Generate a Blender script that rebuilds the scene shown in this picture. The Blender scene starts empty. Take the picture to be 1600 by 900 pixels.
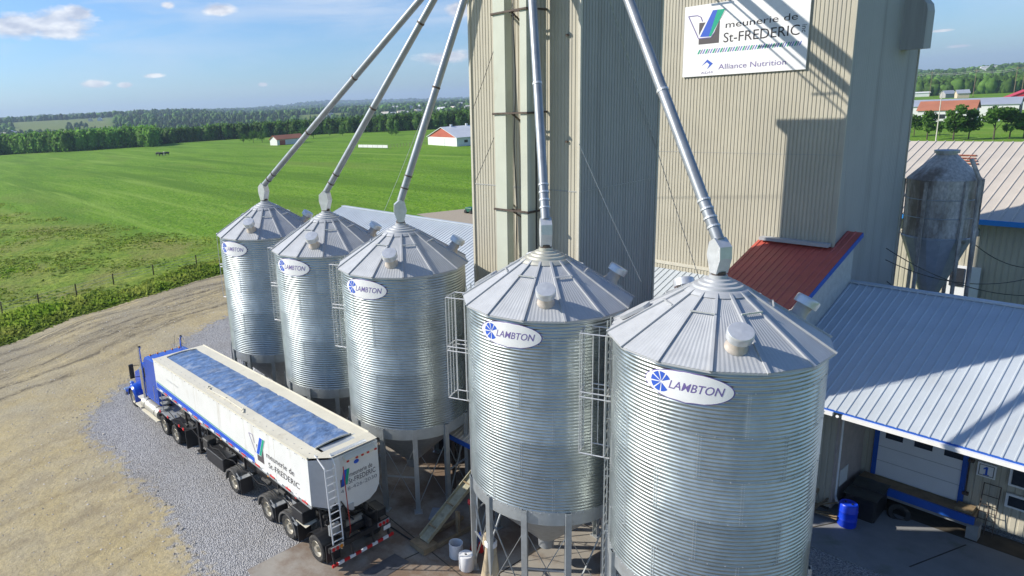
import bpy, bmesh, math, random
import numpy as np
from mathutils import Matrix, Vector, noise
random.seed(7); rng = np.random.default_rng(7)
R = math.radians
sc = bpy.context.scene
COL = sc.collection
# ------------------------------------------------------------------ camera
CAM = (0.0, 0.0, 16.0)
W = np.array([[0.60866377, 0.79157368, -0.0542174],
              [0.15281688, -0.18401028, -0.9709723],
              [-0.77857268, 0.58271033, -0.23296621]])
F, CX, CY = 1072.25, 609.42, 418.46
cd = bpy.data.cameras.new('camera'); cam = bpy.data.objects.new('camera', cd); COL.objects.link(cam)
m = Matrix.Identity(4)
for i in range(3):
    m[i][0] = W[0][i]; m[i][1] = -W[1][i]; m[i][2] = -W[2][i]; m[i][3] = CAM[i]
cam.matrix_world = m
cd.sensor_width = 36; cd.lens = 36*F/1600
cd.shift_x = (800-CX)/1600; cd.shift_y = -(450-CY)/1600
cd.clip_start = 0.5; cd.clip_end = 30000
sc.camera = cam
# ------------------------------------------------------------------ world, sun, exposure
EL = R(33)
LD = Vector((math.cos(EL)*.7071, math.cos(EL)*.7071, -math.sin(EL)))
sun = bpy.data.lights.new('sun', 'SUN'); sun.energy = 5.0; sun.angle = R(.53); sun.color = (1, .94, .84)
so = bpy.data.objects.new('sun', sun); COL.objects.link(so)
so.rotation_euler = LD.to_track_quat('-Z', 'Y').to_euler()
world = bpy.data.worlds.new('World'); sc.world = world; world.use_nodes = True
nt = world.node_tree; N = nt.nodes; Lk = nt.links
bg = N['Background']; bg.inputs[1].default_value = .105
sky = N.new('ShaderNodeTexSky'); sky.sky_type = 'NISHITA'; sky.sun_disc = False
sky.sun_elevation = EL; sky.sun_rotation = R(225); sky.air_density = 1.0; sky.dust_density = .6; sky.ozone_density = 2.0; sky.altitude = 100
def wn(t, **k):
    n = N.new(t)
    for a, b in k.items(): setattr(n, a, b)
    return n
def mth(op, a, b=None, clamp=False):
    n = N.new('ShaderNodeMath'); n.operation = op; n.use_clamp = clamp
    for i, x in enumerate((a, b)):
        if x is None: continue
        if isinstance(x, (int, float)): n.inputs[i].default_value = x
        else: Lk.new(x, n.inputs[i])
    return n.outputs[0]
tc = wn('ShaderNodeTexCoord')
mp = wn('ShaderNodeMapping'); mp.inputs['Scale'].default_value = (1, 1, 2.6); Lk.new(tc.outputs['Generated'], mp.inputs[0])
n1 = wn('ShaderNodeTexNoise'); n1.inputs['Scale'].default_value = 17; n1.inputs['Detail'].default_value = 9; n1.inputs['Roughness'].default_value = .62
Lk.new(mp.outputs[0], n1.inputs[0])
mp2 = wn('ShaderNodeMapping'); mp2.inputs['Scale'].default_value = (1, 1, 6); mp2.inputs['Rotation'].default_value = (0, R(8), 0); Lk.new(tc.outputs['Generated'], mp2.inputs[0])
n2 = wn('ShaderNodeTexNoise'); n2.inputs['Scale'].default_value = 3.2; n2.inputs['Detail'].default_value = 8; n2.inputs['Roughness'].default_value = .6; n2.inputs['Distortion'].default_value = .5
Lk.new(mp2.outputs[0], n2.inputs[0])
def skydir(px, py):
    d = W.T @ np.array([(px-CX)/F, (py-CY)/F, 1.0]); return d/np.linalg.norm(d)
def blob(px, py, wide, high):
    c = skydir(px, py)
    s = wn('ShaderNodeVectorMath', operation='SUBTRACT'); Lk.new(tc.outputs['Generated'], s.inputs[0]); s.inputs[1].default_value = c
    q = wn('ShaderNodeMapping'); q.vector_type = 'POINT'; az = math.atan2(c[1], c[0])
    q.inputs['Rotation'].default_value = (0, 0, -az); q.inputs['Scale'].default_value = (1/wide, 1/wide, 1/high)
    Lk.new(s.outputs[0], q.inputs[0])
    l = wn('ShaderNodeVectorMath', operation='LENGTH'); Lk.new(q.outputs[0], l.inputs[0])
    return mth('SUBTRACT', 1.0, l.outputs['Value'], True)
tot = None
for b in ((20, 42, .075, .03), (95, 40, .075, .038), (120, 22, .035, .02), (150, 131, .036, .011), (345, 14, .045, .016), (195, 133, .02, .008), (262, 8, .02, .01), (410, 132, .016, .007), (700, 90, .08, .02), (1470, 48, .02, .003), (1500, 72, .02, .003), (240, 118, .03, .007), (720, 15, .04, .02)):
    x = blob(*b); tot = x if tot is None else mth('MAXIMUM', tot, x)
m1 = mth('MULTIPLY', mth('SUBTRACT', mth('ADD', mth('MULTIPLY', tot, 1.0), n1.outputs[0]), .95), 4.0, True)
m2 = mth('MULTIPLY', mth('SUBTRACT', n2.outputs[0], .40), 3.4, True)
sep = wn('ShaderNodeSeparateXYZ'); Lk.new(tc.outputs['Generated'], sep.inputs[0])
fade = mth('MULTIPLY', mth('MULTIPLY', mth('SUBTRACT', sep.outputs[2], .0), 7.0, True), mth('MULTIPLY', mth('SUBTRACT', .42, sep.outputs[2]), 5.0, True))
m2 = mth('MULTIPLY', mth('MULTIPLY', m2, .75), fade)
tint = wn('ShaderNodeMixRGB'); tint.blend_type = 'MULTIPLY'; tint.inputs[0].default_value = 1; Lk.new(sky.outputs[0], tint.inputs[1]); tint.inputs[2].default_value = (.66, .90, 1.22, 1)
mixs = wn('ShaderNodeMixRGB'); Lk.new(m2, mixs.inputs[0]); Lk.new(tint.outputs[0], mixs.inputs[1]); mixs.inputs[2].default_value = (5.6, 6.3, 7.4, 1)
n3 = wn('ShaderNodeTexNoise'); n3.inputs['Scale'].default_value = 34; n3.inputs['Detail'].default_value = 4; Lk.new(mp.outputs[0], n3.inputs[0])
cc = wn('ShaderNodeMixRGB'); Lk.new(mth('MULTIPLY', mth('SUBTRACT', n3.outputs[0], .35), 2.6, True), cc.inputs[0]); cc.inputs[1].default_value = (4.6, 4.8, 5.6, 1); cc.inputs[2].default_value = (9.0, 8.8, 8.6, 1)
mixc = wn('ShaderNodeMixRGB'); Lk.new(mth('MULTIPLY', m1, .8), mixc.inputs[0]); Lk.new(mixs.outputs[0], mixc.inputs[1]); Lk.new(cc.outputs[0], mixc.inputs[2])
Lk.new(mixc.outputs[0], bg.inputs[0])
vs = sc.view_settings; vs.view_transform = 'Standard'; vs.look = 'None'; vs.gamma = 1; vs.use_curve_mapping = False; vs.exposure = 0.32
sc.cycles.max_bounces = 6; sc.cycles.glossy_bounces = 4

# ------------------------------------------------------------------ helpers
def ray(px, py): return W.T @ np.array([(px-CX)/F, (py-CY)/F, 1.0])
def at_z(px, py, z=0.0):
    d = ray(px, py); t = (z-16)/d[2]; return Vector(d*t + np.array(CAM))
def at_y(px, py, y):
    d = ray(px, py); return Vector(d*(y/d[1]) + np.array(CAM))
def at_x(px, py, x):
    d = ray(px, py); return Vector(d*(x/d[0]) + np.array(CAM))

def tag(o, label=None, cat=None, group=None, kind=None):
    if label: o['label'] = label
    if cat: o['category'] = cat
    if group: o['group'] = group
    if kind: o['kind'] = kind
    return o
def empty(name, loc=(0, 0, 0), rz=0, label=None, cat=None, group=None):
    o = bpy.data.objects.new(name, None); COL.objects.link(o); o.empty_display_size = .3
    o.location = loc; o.rotation_euler = (0, 0, rz)
    return tag(o, label, cat, group)
def clone(o, parent=None):
    kids = [c for c in bpy.data.objects if c.parent == o] if o.children is None else list(o.children)
    c = o.copy(); COL.objects.link(c)
    if parent is not None: c.parent = parent
    for k in kids: clone(k, c)
    return c

class MB:
    def __init__(s): s.v = []; s.f = []; s.T = None; s.g = []
    def add(s, vs_, fs):
        o = len(s.v); s.g.append(o)
        if s.T is not None: vs_ = [tuple(s.T @ Vector(p)) for p in vs_]
        s.v += [tuple(p) for p in vs_]; s.f += [tuple(i+o for i in f) for f in fs]
        return s
    def box(s, a, b, M=None):
        x0, y0, z0 = a; x1, y1, z1 = b
        p = [Vector(q) for q in ((x0,y0,z0),(x1,y0,z0),(x1,y1,z0),(x0,y1,z0),(x0,y0,z1),(x1,y0,z1),(x1,y1,z1),(x0,y1,z1))]
        if M is not None: p = [M @ q for q in p]
        return s.add(p, [(0,3,2,1),(4,5,6,7),(0,1,5,4),(1,2,6,5),(2,3,7,6),(3,0,4,7)])
    def bbox(s, a, b, bev):     # box with chamfered vertical and top edges
        x0, y0, z0 = a; x1, y1, z1 = b
        def ring(i, z): return [(x0+i+bev,y0+i,z),(x1-i-bev,y0+i,z),(x1-i,y0+i+bev,z),(x1-i,y1-i-bev,z),(x1-i-bev,y1-i,z),(x0+i+bev,y1-i,z),(x0+i,y1-i-bev,z),(x0+i,y0+i+bev,z)]
        v = ring(0, z0)+ring(0, z1-bev)+ring(bev*.7, z1)
        f = [tuple(range(7,-1,-1)), tuple(range(16,24))]
        for k in (0, 8):
            for i in range(8): f.append((k+i, k+(i+1)%8, k+8+(i+1)%8, k+8+i))
        return s.add(v, f)
    def cyl(s, a, b, r0, r1=None, n=12, caps=True):
        r1 = r0 if r1 is None else r1
        a = Vector(a); b = Vector(b); d = (b-a).normalized()
        u = d.orthogonal().normalized(); w = d.cross(u)
        v = []
        for p, r in ((a, r0), (b, r1)):
            for i in range(n):
                t = 2*math.pi*i/n; v.append(p+u*(r*math.cos(t))+w*(r*math.sin(t)))
        f = [(i, (i+1)%n, n+(i+1)%n, n+i) for i in range(n)]
        if caps: f += [tuple(range(n-1, -1, -1)), tuple(range(n, 2*n))]
        return s.add(v, f)
    def bar(s, a, b, w, h, up=(0, 0, 1)):
        a = Vector(a); b = Vector(b); d = b-a; L = d.length; d.normalize(); up = Vector(up)
        x = d.cross(up)
        if x.length < 1e-4: x = d.orthogonal()
        x.normalize(); z = x.cross(d)
        M = Matrix(((x[0], d[0], z[0], a[0]), (x[1], d[1], z[1], a[1]), (x[2], d[2], z[2], a[2]), (0, 0, 0, 1)))
        return s.box((-w/2, 0, -h/2), (w/2, L, h/2), M)
    def tube(s, pts, r, n=8):
        for a, b in zip(pts[:-1], pts[1:]): s.cyl(a, b, r, n=n)
        return s
    def lathe(s, prof, n=32, c=(0, 0, 0), ax=None, close=False):
        v = []; f = []
        M = Matrix.Identity(3)
        if ax is not None: M = Vector((0, 0, 1)).rotation_difference(Vector(ax)).to_matrix()
        for r, z in prof:
            for i in range(n):
                t = 2*math.pi*i/n; v.append(Vector(c)+M @ Vector((r*math.cos(t), r*math.sin(t), z)))
        for k in range(len(prof)-1):
            for i in range(n): f.append((k*n+i, k*n+(i+1)%n, (k+1)*n+(i+1)%n, (k+1)*n+i))
        if close:
            if prof[0][0] > 1e-4: f.append(tuple(range(n-1, -1, -1)))
            if prof[-1][0] > 1e-4: f.append(tuple(range((len(prof)-1)*n, len(prof)*n)))
        return s.add(v, f)
    def prism(s, poly, fn, t0, t1):   # poly of (a,b); fn(a,b,t)->xyz
        n = len(poly)
        v = [fn(a, b, t0) for a, b in poly]+[fn(a, b, t1) for a, b in poly]
        f = [tuple(range(n-1, -1, -1)), tuple(range(n, 2*n))]+[(i, (i+1)%n, n+(i+1)%n, n+i) for i in range(n)]
        return s.add(v, f)
    def grid(s, fn, nu, nv):
        v = [fn(i/nu, j/nv) for j in range(nv+1) for i in range(nu+1)]
        f = [(j*(nu+1)+i, j*(nu+1)+i+1, (j+1)*(nu+1)+i+1, (j+1)*(nu+1)+i) for j in range(nv) for i in range(nu)]
        return s.add(v, f)
    def each(s, name, mat, parent=None, n=1, world=False):
        # every n primitives become an object of their own
        out = []
        for k in range(0, len(s.g), n):
            v0 = s.g[k]; v1 = s.g[k+n] if k+n < len(s.g) else len(s.v)
            m_ = MB(); m_.v = s.v[v0:v1]; m_.f = [tuple(i-v0 for i in f) for f in s.f if v0 <= f[0] < v1]
            o = m_.build(name, mat, None if world else parent)
            if world: wp(o, parent)
            out.append(o)
        return out
    def build(s, name, mat, parent=None, smooth=False, fix=True):
        me = bpy.data.meshes.new(name); me.from_pydata(s.v, [], s.f)
        if fix:
            b = bmesh.new(); b.from_mesh(me); bmesh.ops.recalc_face_normals(b, faces=b.faces); b.to_mesh(me); b.free()
        me.materials.append(mat)
        if smooth:
            me.polygons.foreach_set('use_smooth', [True]*len(me.polygons))
            if smooth != 'all': me.set_sharp_from_angle(angle=R(38))
        o = bpy.data.objects.new(name, me); COL.objects.link(o)
        if parent is not None:
            o.parent = parent
        return o
def wp(o, parent):   # part given in world coordinates under a thing standing somewhere
    o.parent = parent
    o.matrix_parent_inverse = (Matrix.Translation(parent.location) @ parent.rotation_euler.to_matrix().to_4x4()).inverted()
    return o

# ------------------------------------------------------------------ materials
def mat(name, col, rough=.6, metal=0., var=.12, scale=4., detail=6., bump=0., bscale=None, col2=None, stain=None, spec=.5, attr=None, stretch=(1, 1, 1), amt=None):
    M = bpy.data.materials.new(name); M.use_nodes = True; t = M.node_tree; n = t.nodes; l = t.links
    p = n['Principled BSDF']; p.inputs['Roughness'].default_value = rough; p.inputs['Metallic'].default_value = metal
    p.inputs['Specular IOR Level'].default_value = spec
    c = n.new('ShaderNodeTexCoord'); mpn = n.new('ShaderNodeMapping'); mpn.inputs['Scale'].default_value = stretch; l.new(c.outputs['Object'], mpn.inputs[0])
    ns = n.new('ShaderNodeTexNoise'); ns.inputs['Scale'].default_value = scale; ns.inputs['Detail'].default_value = detail; ns.inputs['Roughness'].default_value = .6
    l.new(mpn.outputs[0], ns.inputs[0])
    mr = n.new('ShaderNodeMapRange'); mr.inputs[1].default_value = .3; mr.inputs[2].default_value = .7; l.new(ns.outputs[0], mr.inputs[0])
    mx = n.new('ShaderNodeMixRGB')
    if col2 is None:
        mx.inputs[1].default_value = tuple(x*(1-var) for x in col)+(1,); mx.inputs[2].default_value = tuple(min(1, x*(1+var)) for x in col)+(1,)
    else:
        mx.inputs[1].default_value = tuple(col)+(1,); mx.inputs[2].default_value = tuple(col2)+(1,)
    l.new(mr.outputs[0], mx.inputs[0]); out = mx.outputs[0]
    if stain:   # (colour, scale, threshold, stretch)
        sn = n.new('ShaderNodeTexNoise'); sn.inputs['Scale'].default_value = stain[1]; sn.inputs['Detail'].default_value = 7; sn.inputs['Roughness'].default_value = .65
        sm = n.new('ShaderNodeMapping'); sm.inputs['Scale'].default_value = stain[3] if len(stain) > 3 else (1, 1, 1); sm.inputs['Location'].default_value = (3.1, 7.7, 1.3)
        l.new(c.outputs['Object'], sm.inputs[0]); l.new(sm.outputs[0], sn.inputs[0])
        sr = n.new('ShaderNodeMapRange'); sr.inputs[1].default_value = stain[2]; sr.inputs[2].default_value = stain[2]+.16; sr.inputs[4].default_value = .85; l.new(sn.outputs[0], sr.inputs[0])
        x2 = n.new('ShaderNodeMixRGB'); l.new(sr.outputs[0], x2.inputs[0]); l.new(out, x2.inputs[1]); x2.inputs[2].default_value = tuple(stain[0])+(1,); out = x2.outputs[0]
    if attr:    # multiply by a stored tone
        a = n.new('ShaderNodeAttribute'); a.attribute_name = attr
        x3 = n.new('ShaderNodeMixRGB'); x3.blend_type = 'MULTIPLY'; x3.inputs[0].default_value = 1; l.new(out, x3.inputs[1]); l.new(a.outputs['Color'], x3.inputs[2]); out = x3.outputs[0]
    l.new(out, p.inputs['Base Color'])
    rr = n.new('ShaderNodeMapRange'); rr.inputs[3].default_value = max(.03, rough-.08); rr.inputs[4].default_value = min(1, rough+.1); l.new(ns.outputs[0], rr.inputs[0]); l.new(rr.outputs[0], p.inputs['Roughness'])
    if bump:
        bn = n.new('ShaderNodeTexNoise'); bn.inputs['Scale'].default_value = bscale or scale*6; bn.inputs['Detail'].default_value = 5; l.new(mpn.outputs[0], bn.inputs[0])
        b = n.new('ShaderNodeBump'); b.inputs['Strength'].default_value = min(1, bump); b.inputs['Distance'].default_value = .02 if amt is None else amt
        l.new(bn.outputs[0], b.inputs['Height']); l.new(b.outputs[0], p.inputs['Normal'])
    return M
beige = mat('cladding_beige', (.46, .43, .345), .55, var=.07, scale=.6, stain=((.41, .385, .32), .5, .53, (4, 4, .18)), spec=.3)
beige_side = mat('cladding_shaded_side', (.36, .36, .34), .6, var=.06, scale=.5, stain=((.27, .27, .25), .6, .52, (2.5, 2.5, .12)), spec=.3)  # beige darkened and greyed: shade of the unlit sides put into the colour, plus streaks
flash = mat('trim_cream', (.54, .51, .42), .5, var=.06)
casingm = mat('casing_paint', (.50, .52, .43), .5, var=.05, scale=1.2, stain=((.42, .40, .30), 1.2, .62, (1, 1, .3)), spec=.4)
galv = mat('galvanised_sheet', (.49, .53, .52), .33, .86, var=.12, scale=2.2, attr='tone', stain=((.50, .52, .50), 1.4, .6, (1, 1, .35)))
galvroof = mat('galvanised_roof', (.43, .44, .45), .5, .12, var=.07, scale=2.5, stain=((.46, .45, .42), 1.6, .62))
galvband = mat('galvanised_band', (.42, .45, .46), .45, .6, var=.12, scale=3, stain=((.36, .36, .34), 1.5, .56))
galvdull = mat('galvanised_dull', (.42, .44, .45), .5, .55, var=.16, scale=5, stain=((.30, .25, .20), 3, .64))
capm = mat('cap_dusty', (.50, .49, .42), .55, .45, var=.1, scale=3, stain=((.42, .34, .22), 3, .58))
ventm = mat('vent_metal', (.62, .63, .64), .36, .45, var=.1, scale=5)
ventstem = mat('vent_stem_dusty', (.52, .46, .40), .6, .3, var=.14, scale=5)
pipem = mat('spout_pipe_metal', (.30, .32, .34), .42, .45, var=.14, scale=2.5, stain=((.33, .31, .29), 3, .62))
roofm = mat('roof_galvalume', (.50, .545, .58), .5, .15, var=.06, scale=.7, stain=((.47, .48, .48), .8, .6, (1, .3, 1)), bump=.04, bscale=8)
rooftan = mat('roof_tan', (.56, .50, .42), .6, .1, var=.06, scale=.6, stain=((.46, .40, .34), .9, .62))
redroof = mat('roof_red', (.50, .10, .07), .5, .0, var=.14, scale=1.2, stain=((.36, .14, .11), 1.5, .63, (1, .4, 1)))
rustred = mat('roof_rust_red', (.42, .13, .07), .7, var=.12, scale=.2)
blue = mat('trim_blue', (.012, .09, .42), .45, var=.1)
bluelight = mat('fascia_blue', (.02, .22, .60), .5, var=.06)
white = mat('white_paint', (.78, .78, .77), .45, var=.04, stain=((.58, .57, .52), 2.5, .66))
whitewall = mat('white_metal_siding', (.70, .70, .68), .6, var=.05, scale=.3)
doorm = mat('door_white', (.72, .73, .75), .5, var=.03, scale=1.5, stain=((.55, .55, .55), 1.5, .64))
glass = mat('window_glass', (.03, .035, .045), .12, 0, var=.2)
black = mat('black_paint', (.018, .018, .02), .4, var=.3, stain=((.07, .065, .06), 4, .58))
greasy = mat('greasy_machine', (.05, .048, .045), .55, .2, var=.5, scale=8, stain=((.20, .17, .14), 6, .6))
rubber = mat('tyre_rubber', (.028, .027, .026), .85, var=.3, stain=((.14, .12, .09), 5, .55))
rimm = mat('wheel_rim', (.46, .43, .36), .42, .5, var=.15, scale=6)
chrome = mat('chrome', (.72, .73, .75), .16, .95, var=.1)
creamm = mat('trailer_cream', (.66, .62, .50), .5, var=.06, scale=1.4, stain=((.52, .47, .36), 1.8, .6))
trailwhite = mat('trailer_white', (.72, .725, .70), .38, var=.05, scale=1, stain=((.58, .56, .50), 1.6, .56, (1.5, 1, .35)))
bevelm = mat('panel_grey', (.50, .53, .56), .35, .35, var=.06)
truckblue = mat('truck_blue', (.01, .075, .46), .22, .1, var=.08, spec=.7)
tarpm = mat('blue_tarp', (.10, .18, .35), .6, var=.4, scale=3.5, detail=9, stain=((.28, .33, .42), 1.6, .50, (1.8, .8, 1)), bump=.8, bscale=9, amt=.05, stretch=(1, .55, 1))
red = mat('signal_red', (.55, .02, .02), .35, var=.1)
redm = mat('machine_red', (.42, .035, .025), .5, var=.2, stain=((.2, .1, .07), 2, .6))
amber = mat('amber_lens', (.7, .25, .02), .3)
green = mat('logo_green', (.0, .33, .20), .5, var=.03)
logoblue = mat('logo_blue', (.03, .10, .50), .5, var=.03)
ink = mat('lettering_black', (.03, .025, .03), .6, var=.03)
inkpurple = mat('lettering_violet', (.16, .12, .32), .6, var=.03)
inkblue = mat('lettering_blue', (.012, .09, .55), .5, var=.03)
darkbrown = mat('logo_dark_square', (.085, .075, .08), .6, var=.04)
steelrust = mat('rusty_steel', (.10, .075, .06), .7, .3, var=.4, scale=8)
conc = mat('concrete', (.30, .275, .235), .85, var=.14, scale=.8, stain=((.155, .095, .055), .42, .43), bump=.15, bscale=40)
concr = mat('apron_concrete', (.24, .245, .245), .85, var=.12, scale=1.2, stain=((.17, .18, .14), .7, .55), bump=.2, bscale=40)
wood = mat('weathered_wood', (.26, .19, .11), .8, var=.3, scale=3, stretch=(1, 1, 1))
canvas = mat('canvas_sleeve', (.42, .34, .22), .85, var=.3, scale=3, stretch=(1, 1, .4), stain=((.12, .11, .10), 2.5, .55), bump=.4, bscale=6, amt=.03)
plastic = mat('white_plastic', (.72, .72, .72), .4, var=.08, scale=3)
barrelm = mat('barrel_blue', (.006, .05, .62), .35, var=.1)
binm = mat('old_bin_steel', (.50, .465, .43), .6, .25, var=.35, scale=9, detail=9, stretch=(1, 1, .5), stain=((.17, .125, .09), .7, .46, (1, 1, .3)))
tarpaulin = mat('dark_cover', (.045, .05, .045), .5, var=.5, scale=2.5, bump=.3, bscale=5, amt=.03)
soil = mat('dark_soil', (.06, .05, .035), .95, var=.4, scale=3)
bark = mat('bark', (.09, .07, .05), .9, var=.3)
def leafmat(name, a, b, rough=.7, scale=.35, tl=.45):
    M = mat(name, a, rough, col2=b, scale=scale, detail=3, attr='tone', spec=.2)
    t = M.node_tree; p = t.nodes['Principled BSDF']; src = p.inputs['Base Color'].links[0].from_socket
    tr = t.nodes.new('ShaderNodeBsdfTranslucent'); t.links.new(src, tr.inputs[0]); mx = t.nodes.new('ShaderNodeMixShader'); mx.inputs[0].default_value = tl
    t.links.new(p.outputs[0], mx.inputs[1]); t.links.new(tr.outputs[0], mx.inputs[2]); t.links.new(mx.outputs[0], t.nodes['Material Output'].inputs[0])
    return M
leaf = leafmat('foliage', (.035, .085, .012), (.075, .16, .022))
forestm = leafmat('forest_foliage', (.045, .105, .018), (.10, .185, .030))
weed = leafmat('tall_grass', (.15, .28, .018), (.33, .37, .08), .8, .25, .5)

# ------------------------------------------------------------------ text
def text_geo(s, shear=0., space=1.0, thick=0.):
    cu = bpy.data.curves.new('t', 'FONT'); cu.body = s; cu.size = 1; cu.shear = shear; cu.space_character = space; cu.resolution_u = 3; cu.offset = thick
    o = bpy.data.objects.new('t', cu); COL.objects.link(o)
    bpy.context.view_layer.update()
    me = o.to_mesh(); v = [tuple(p.co[:2]) for p in me.vertices]; f = [tuple(p.vertices) for p in me.polygons]
    o.to_mesh_clear(); bpy.data.objects.remove(o); bpy.data.curves.remove(cu)
    xs = [p[0] for p in v]; ys = [p[1] for p in v]
    return v, f, min(xs), max(xs), min(ys), max(ys)
def put_text(mb, s, u0, u1, v0, v1, fn, **k):   # fits the text's own outline to the box u0..u1, v0..v1
    v, f, a, b, c, d = text_geo(s, **k)
    mb.add([fn(u0+(p[0]-a)/(b-a)*(u1-u0), v0+(p[1]-c)/(d-c)*(v1-v0)) for p in v], f)
def put_poly(mb, pts, fn): mb.add([fn(*p) for p in pts], [tuple(range(len(pts)))])

# ================================================================== GROUND
def smooth01(x): x = np.clip(x, 0, 1); return x*x*(3-2*x)
def fbm2(x, y, s, seed=0):
    out = 0; a = 1
    for k in range(4):
        out = out + a*np.sin(x/s*1.7+seed+1.3*np.sin(y/s*1.1+k+seed))*np.cos(y/s*1.5+seed*2+1.1*np.sin(x/s*.9+k*2)); s = s*.47; a *= .5
    return out/1.6
def column_of(x, y):   # which way a point lies, as the tangent of its bearing from the camera's foot
    X = W[0, 0]*x+W[0, 1]*y; Z = W[2, 0]*x+W[2, 1]*y
    return CX+F*X/np.maximum(Z, .01)
def height(x, y):
    r = np.hypot(x, y); c = column_of(x, y)
    left = smooth01((900-c)/500)
    h = 0*r
    hl = smooth01((430-c)/160)
    h = h-left*11*smooth01((r-400)/350)
    h = h+left*(14+3*fbm2(x, y, 420, 1))*smooth01((r-1050)/500)+left*hl*(17+4*fbm2(x, y, 300, 1))*smooth01((r-1250)/700)
    h = h+left*(14+6*fbm2(x, y, 900, 2))*smooth01((r-2600)/2000)
    h = h+left*smooth01((c-300)/250)*(62+22*fbm2(x, y, 1500, 5))*smooth01((r-4800)/2200)
    right = smooth01((c-1000)/300)
    h = h+right*(6+3*fbm2(x, y, 260, 3)+5*smooth01((c-1480)/120))*smooth01((r-700)/1200)
    h = h+right*16*smooth01((1480-c)/60)*smooth01((r-2300)/1500)
    return h
edge = [(-46, -22), (-51, -12), (-54.6, -2), (-56.7, 5.7), (-58.3, 8.2), (-60.1, 11), (-61, 13.8), (-62, 16.8), (-63.1, 20.1), (-64.3, 23.7), (-65, 27.1), (-64.5, 33), (-61, 39), (-54, 43), (-40, 45), (-20, 46), (20, 46)]
ex = np.array(edge, float)
def edge_dist(x, y):
    best = np.full(np.shape(x), 1e9); arc = np.zeros(np.shape(x)); side = np.ones(np.shape(x)); s0 = 0
    for a, b in zip(ex[:-1], ex[1:]):
        d = b-a; L = np.hypot(*d); t = np.clip(((x-a[0])*d[0]+(y-a[1])*d[1])/L/L, 0, 1)
        dx = x-a[0]-t*d[0]; dy = y-a[1]-t*d[1]; D = np.hypot(dx, dy); cr = d[0]*dy-d[1]*dx
        mm = D < best; best = np.where(mm, D, best); arc = np.where(mm, s0+t*L, arc); side = np.where(mm, np.sign(-cr), side); s0 += L
    return best*side, arc    # positive inside the yard
def mesh_np(name, V, Fq, mt, attrs=None, smooth=False, kind=None):
    me = bpy.data.meshes.new(name); me.vertices.add(len(V)); me.vertices.foreach_set('co', np.asarray(V, np.float32).ravel())
    k = Fq.shape[1]; me.loops.add(Fq.size); me.loops.foreach_set('vertex_index', Fq.astype(np.int32).ravel())
    me.polygons.add(len(Fq)); me.polygons.foreach_set('loop_start', np.arange(0, Fq.size, k, dtype=np.int32))
    me.update(calc_edges=True); me.materials.append(mt)
    if smooth: me.polygons.foreach_set('use_smooth', np.ones(len(Fq), bool))
    for n_, a in (attrs or {}).items():
        a = np.asarray(a, np.float32)
        if a.ndim == 1:
            at = me.attributes.new(n_, 'FLOAT', 'POINT'); at.data.foreach_set('value', a)
        else:
            at = me.attributes.new(n_, 'FLOAT_COLOR', 'POINT'); at.data.foreach_set('color', a.ravel())
    o = bpy.data.objects.new(name, me); COL.objects.link(o)
    if kind: o['kind'] = kind
    return o
def tone4(t): t = np.asarray(t, np.float32); return np.stack([t, t, t, np.ones_like(t)], 1)

def field_patches(px, r):   # cleared land seen among the far woods (bearing column, distance)
    a = ((px > 20) & (px < 182) & (r > 1270) & (r < 1900))
    b = ((px > 325) & (px < 415) & (r > 1750) & (r < 2150))
    c = ((px > 470) & (px < 545) & (r > 1250) & (r < 1500))
    d = ((px > 545) & (px < 735) & (r > 1080) & (r < 1230))
    e = ((px > 1570) & (r > 760) & (r < 860))
    return a | b | c | d | e
NA, NR = 420, 190
th0 = np.linspace(0, 2*np.pi, NA, endpoint=False)
rr_ = np.concatenate([[1.0], np.geomspace(14, 12000, NR)])
TH, RR = np.meshgrid(th0, rr_); GX = RR*np.cos(TH)-0; GY = RR*np.sin(TH)
GZ = height(GX, GY)
pxc = column_of(GX, GY); fwd = (W[2, 0]*GX+W[2, 1]*GY) > 0
def near_edge(px):          # distance at which the woods begin, by bearing
    return np.interp(px, [-300, 0, 100, 200, 236, 246, 300, 345, 420, 520, 620, 740, 900, 1300, 1400, 1480, 1560, 1640, 2000], [430, 455, 415, 415, 400, 445, 445, 445, 435, 425, 405, 405, 500, 600, 640, 640, 640, 660, 700])
ed, arc = edge_dist(GX.ravel(), GY.ravel())
woods = smooth01((RR-near_edge(pxc)-5)/25)*(~field_patches(pxc, RR))*fwd
bx = [(-163.9, 21.6), (-136, 23.6), (-115, 25.2), (-110, 29.7), (-97, 31.3), (-85, 34.8), (-70, 44)]
bxa = np.array(bx)
ylim = np.interp(GX.ravel(), bxa[:, 0], bxa[:, 1], left=10, right=46)
rough_a = smooth01((ylim+3.5*fbm2(GX.ravel(), GY.ravel(), 14)+3-GY.ravel())/9)*smooth01((RR.ravel()-30)/10)*(RR.ravel() < 400)
V = np.stack([GX.ravel(), GY.ravel(), GZ.ravel()], 1)
idx = np.arange((NR+1)*NA).reshape(NR+1, NA)
q = np.stack([idx[:-1], np.roll(idx[:-1], -1, 1), np.roll(idx[1:], -1, 1), idx[1:]], -1).reshape(-1, 4)
gm = bpy.data.materials.new('meadow'); gm.use_nodes = True
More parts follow.
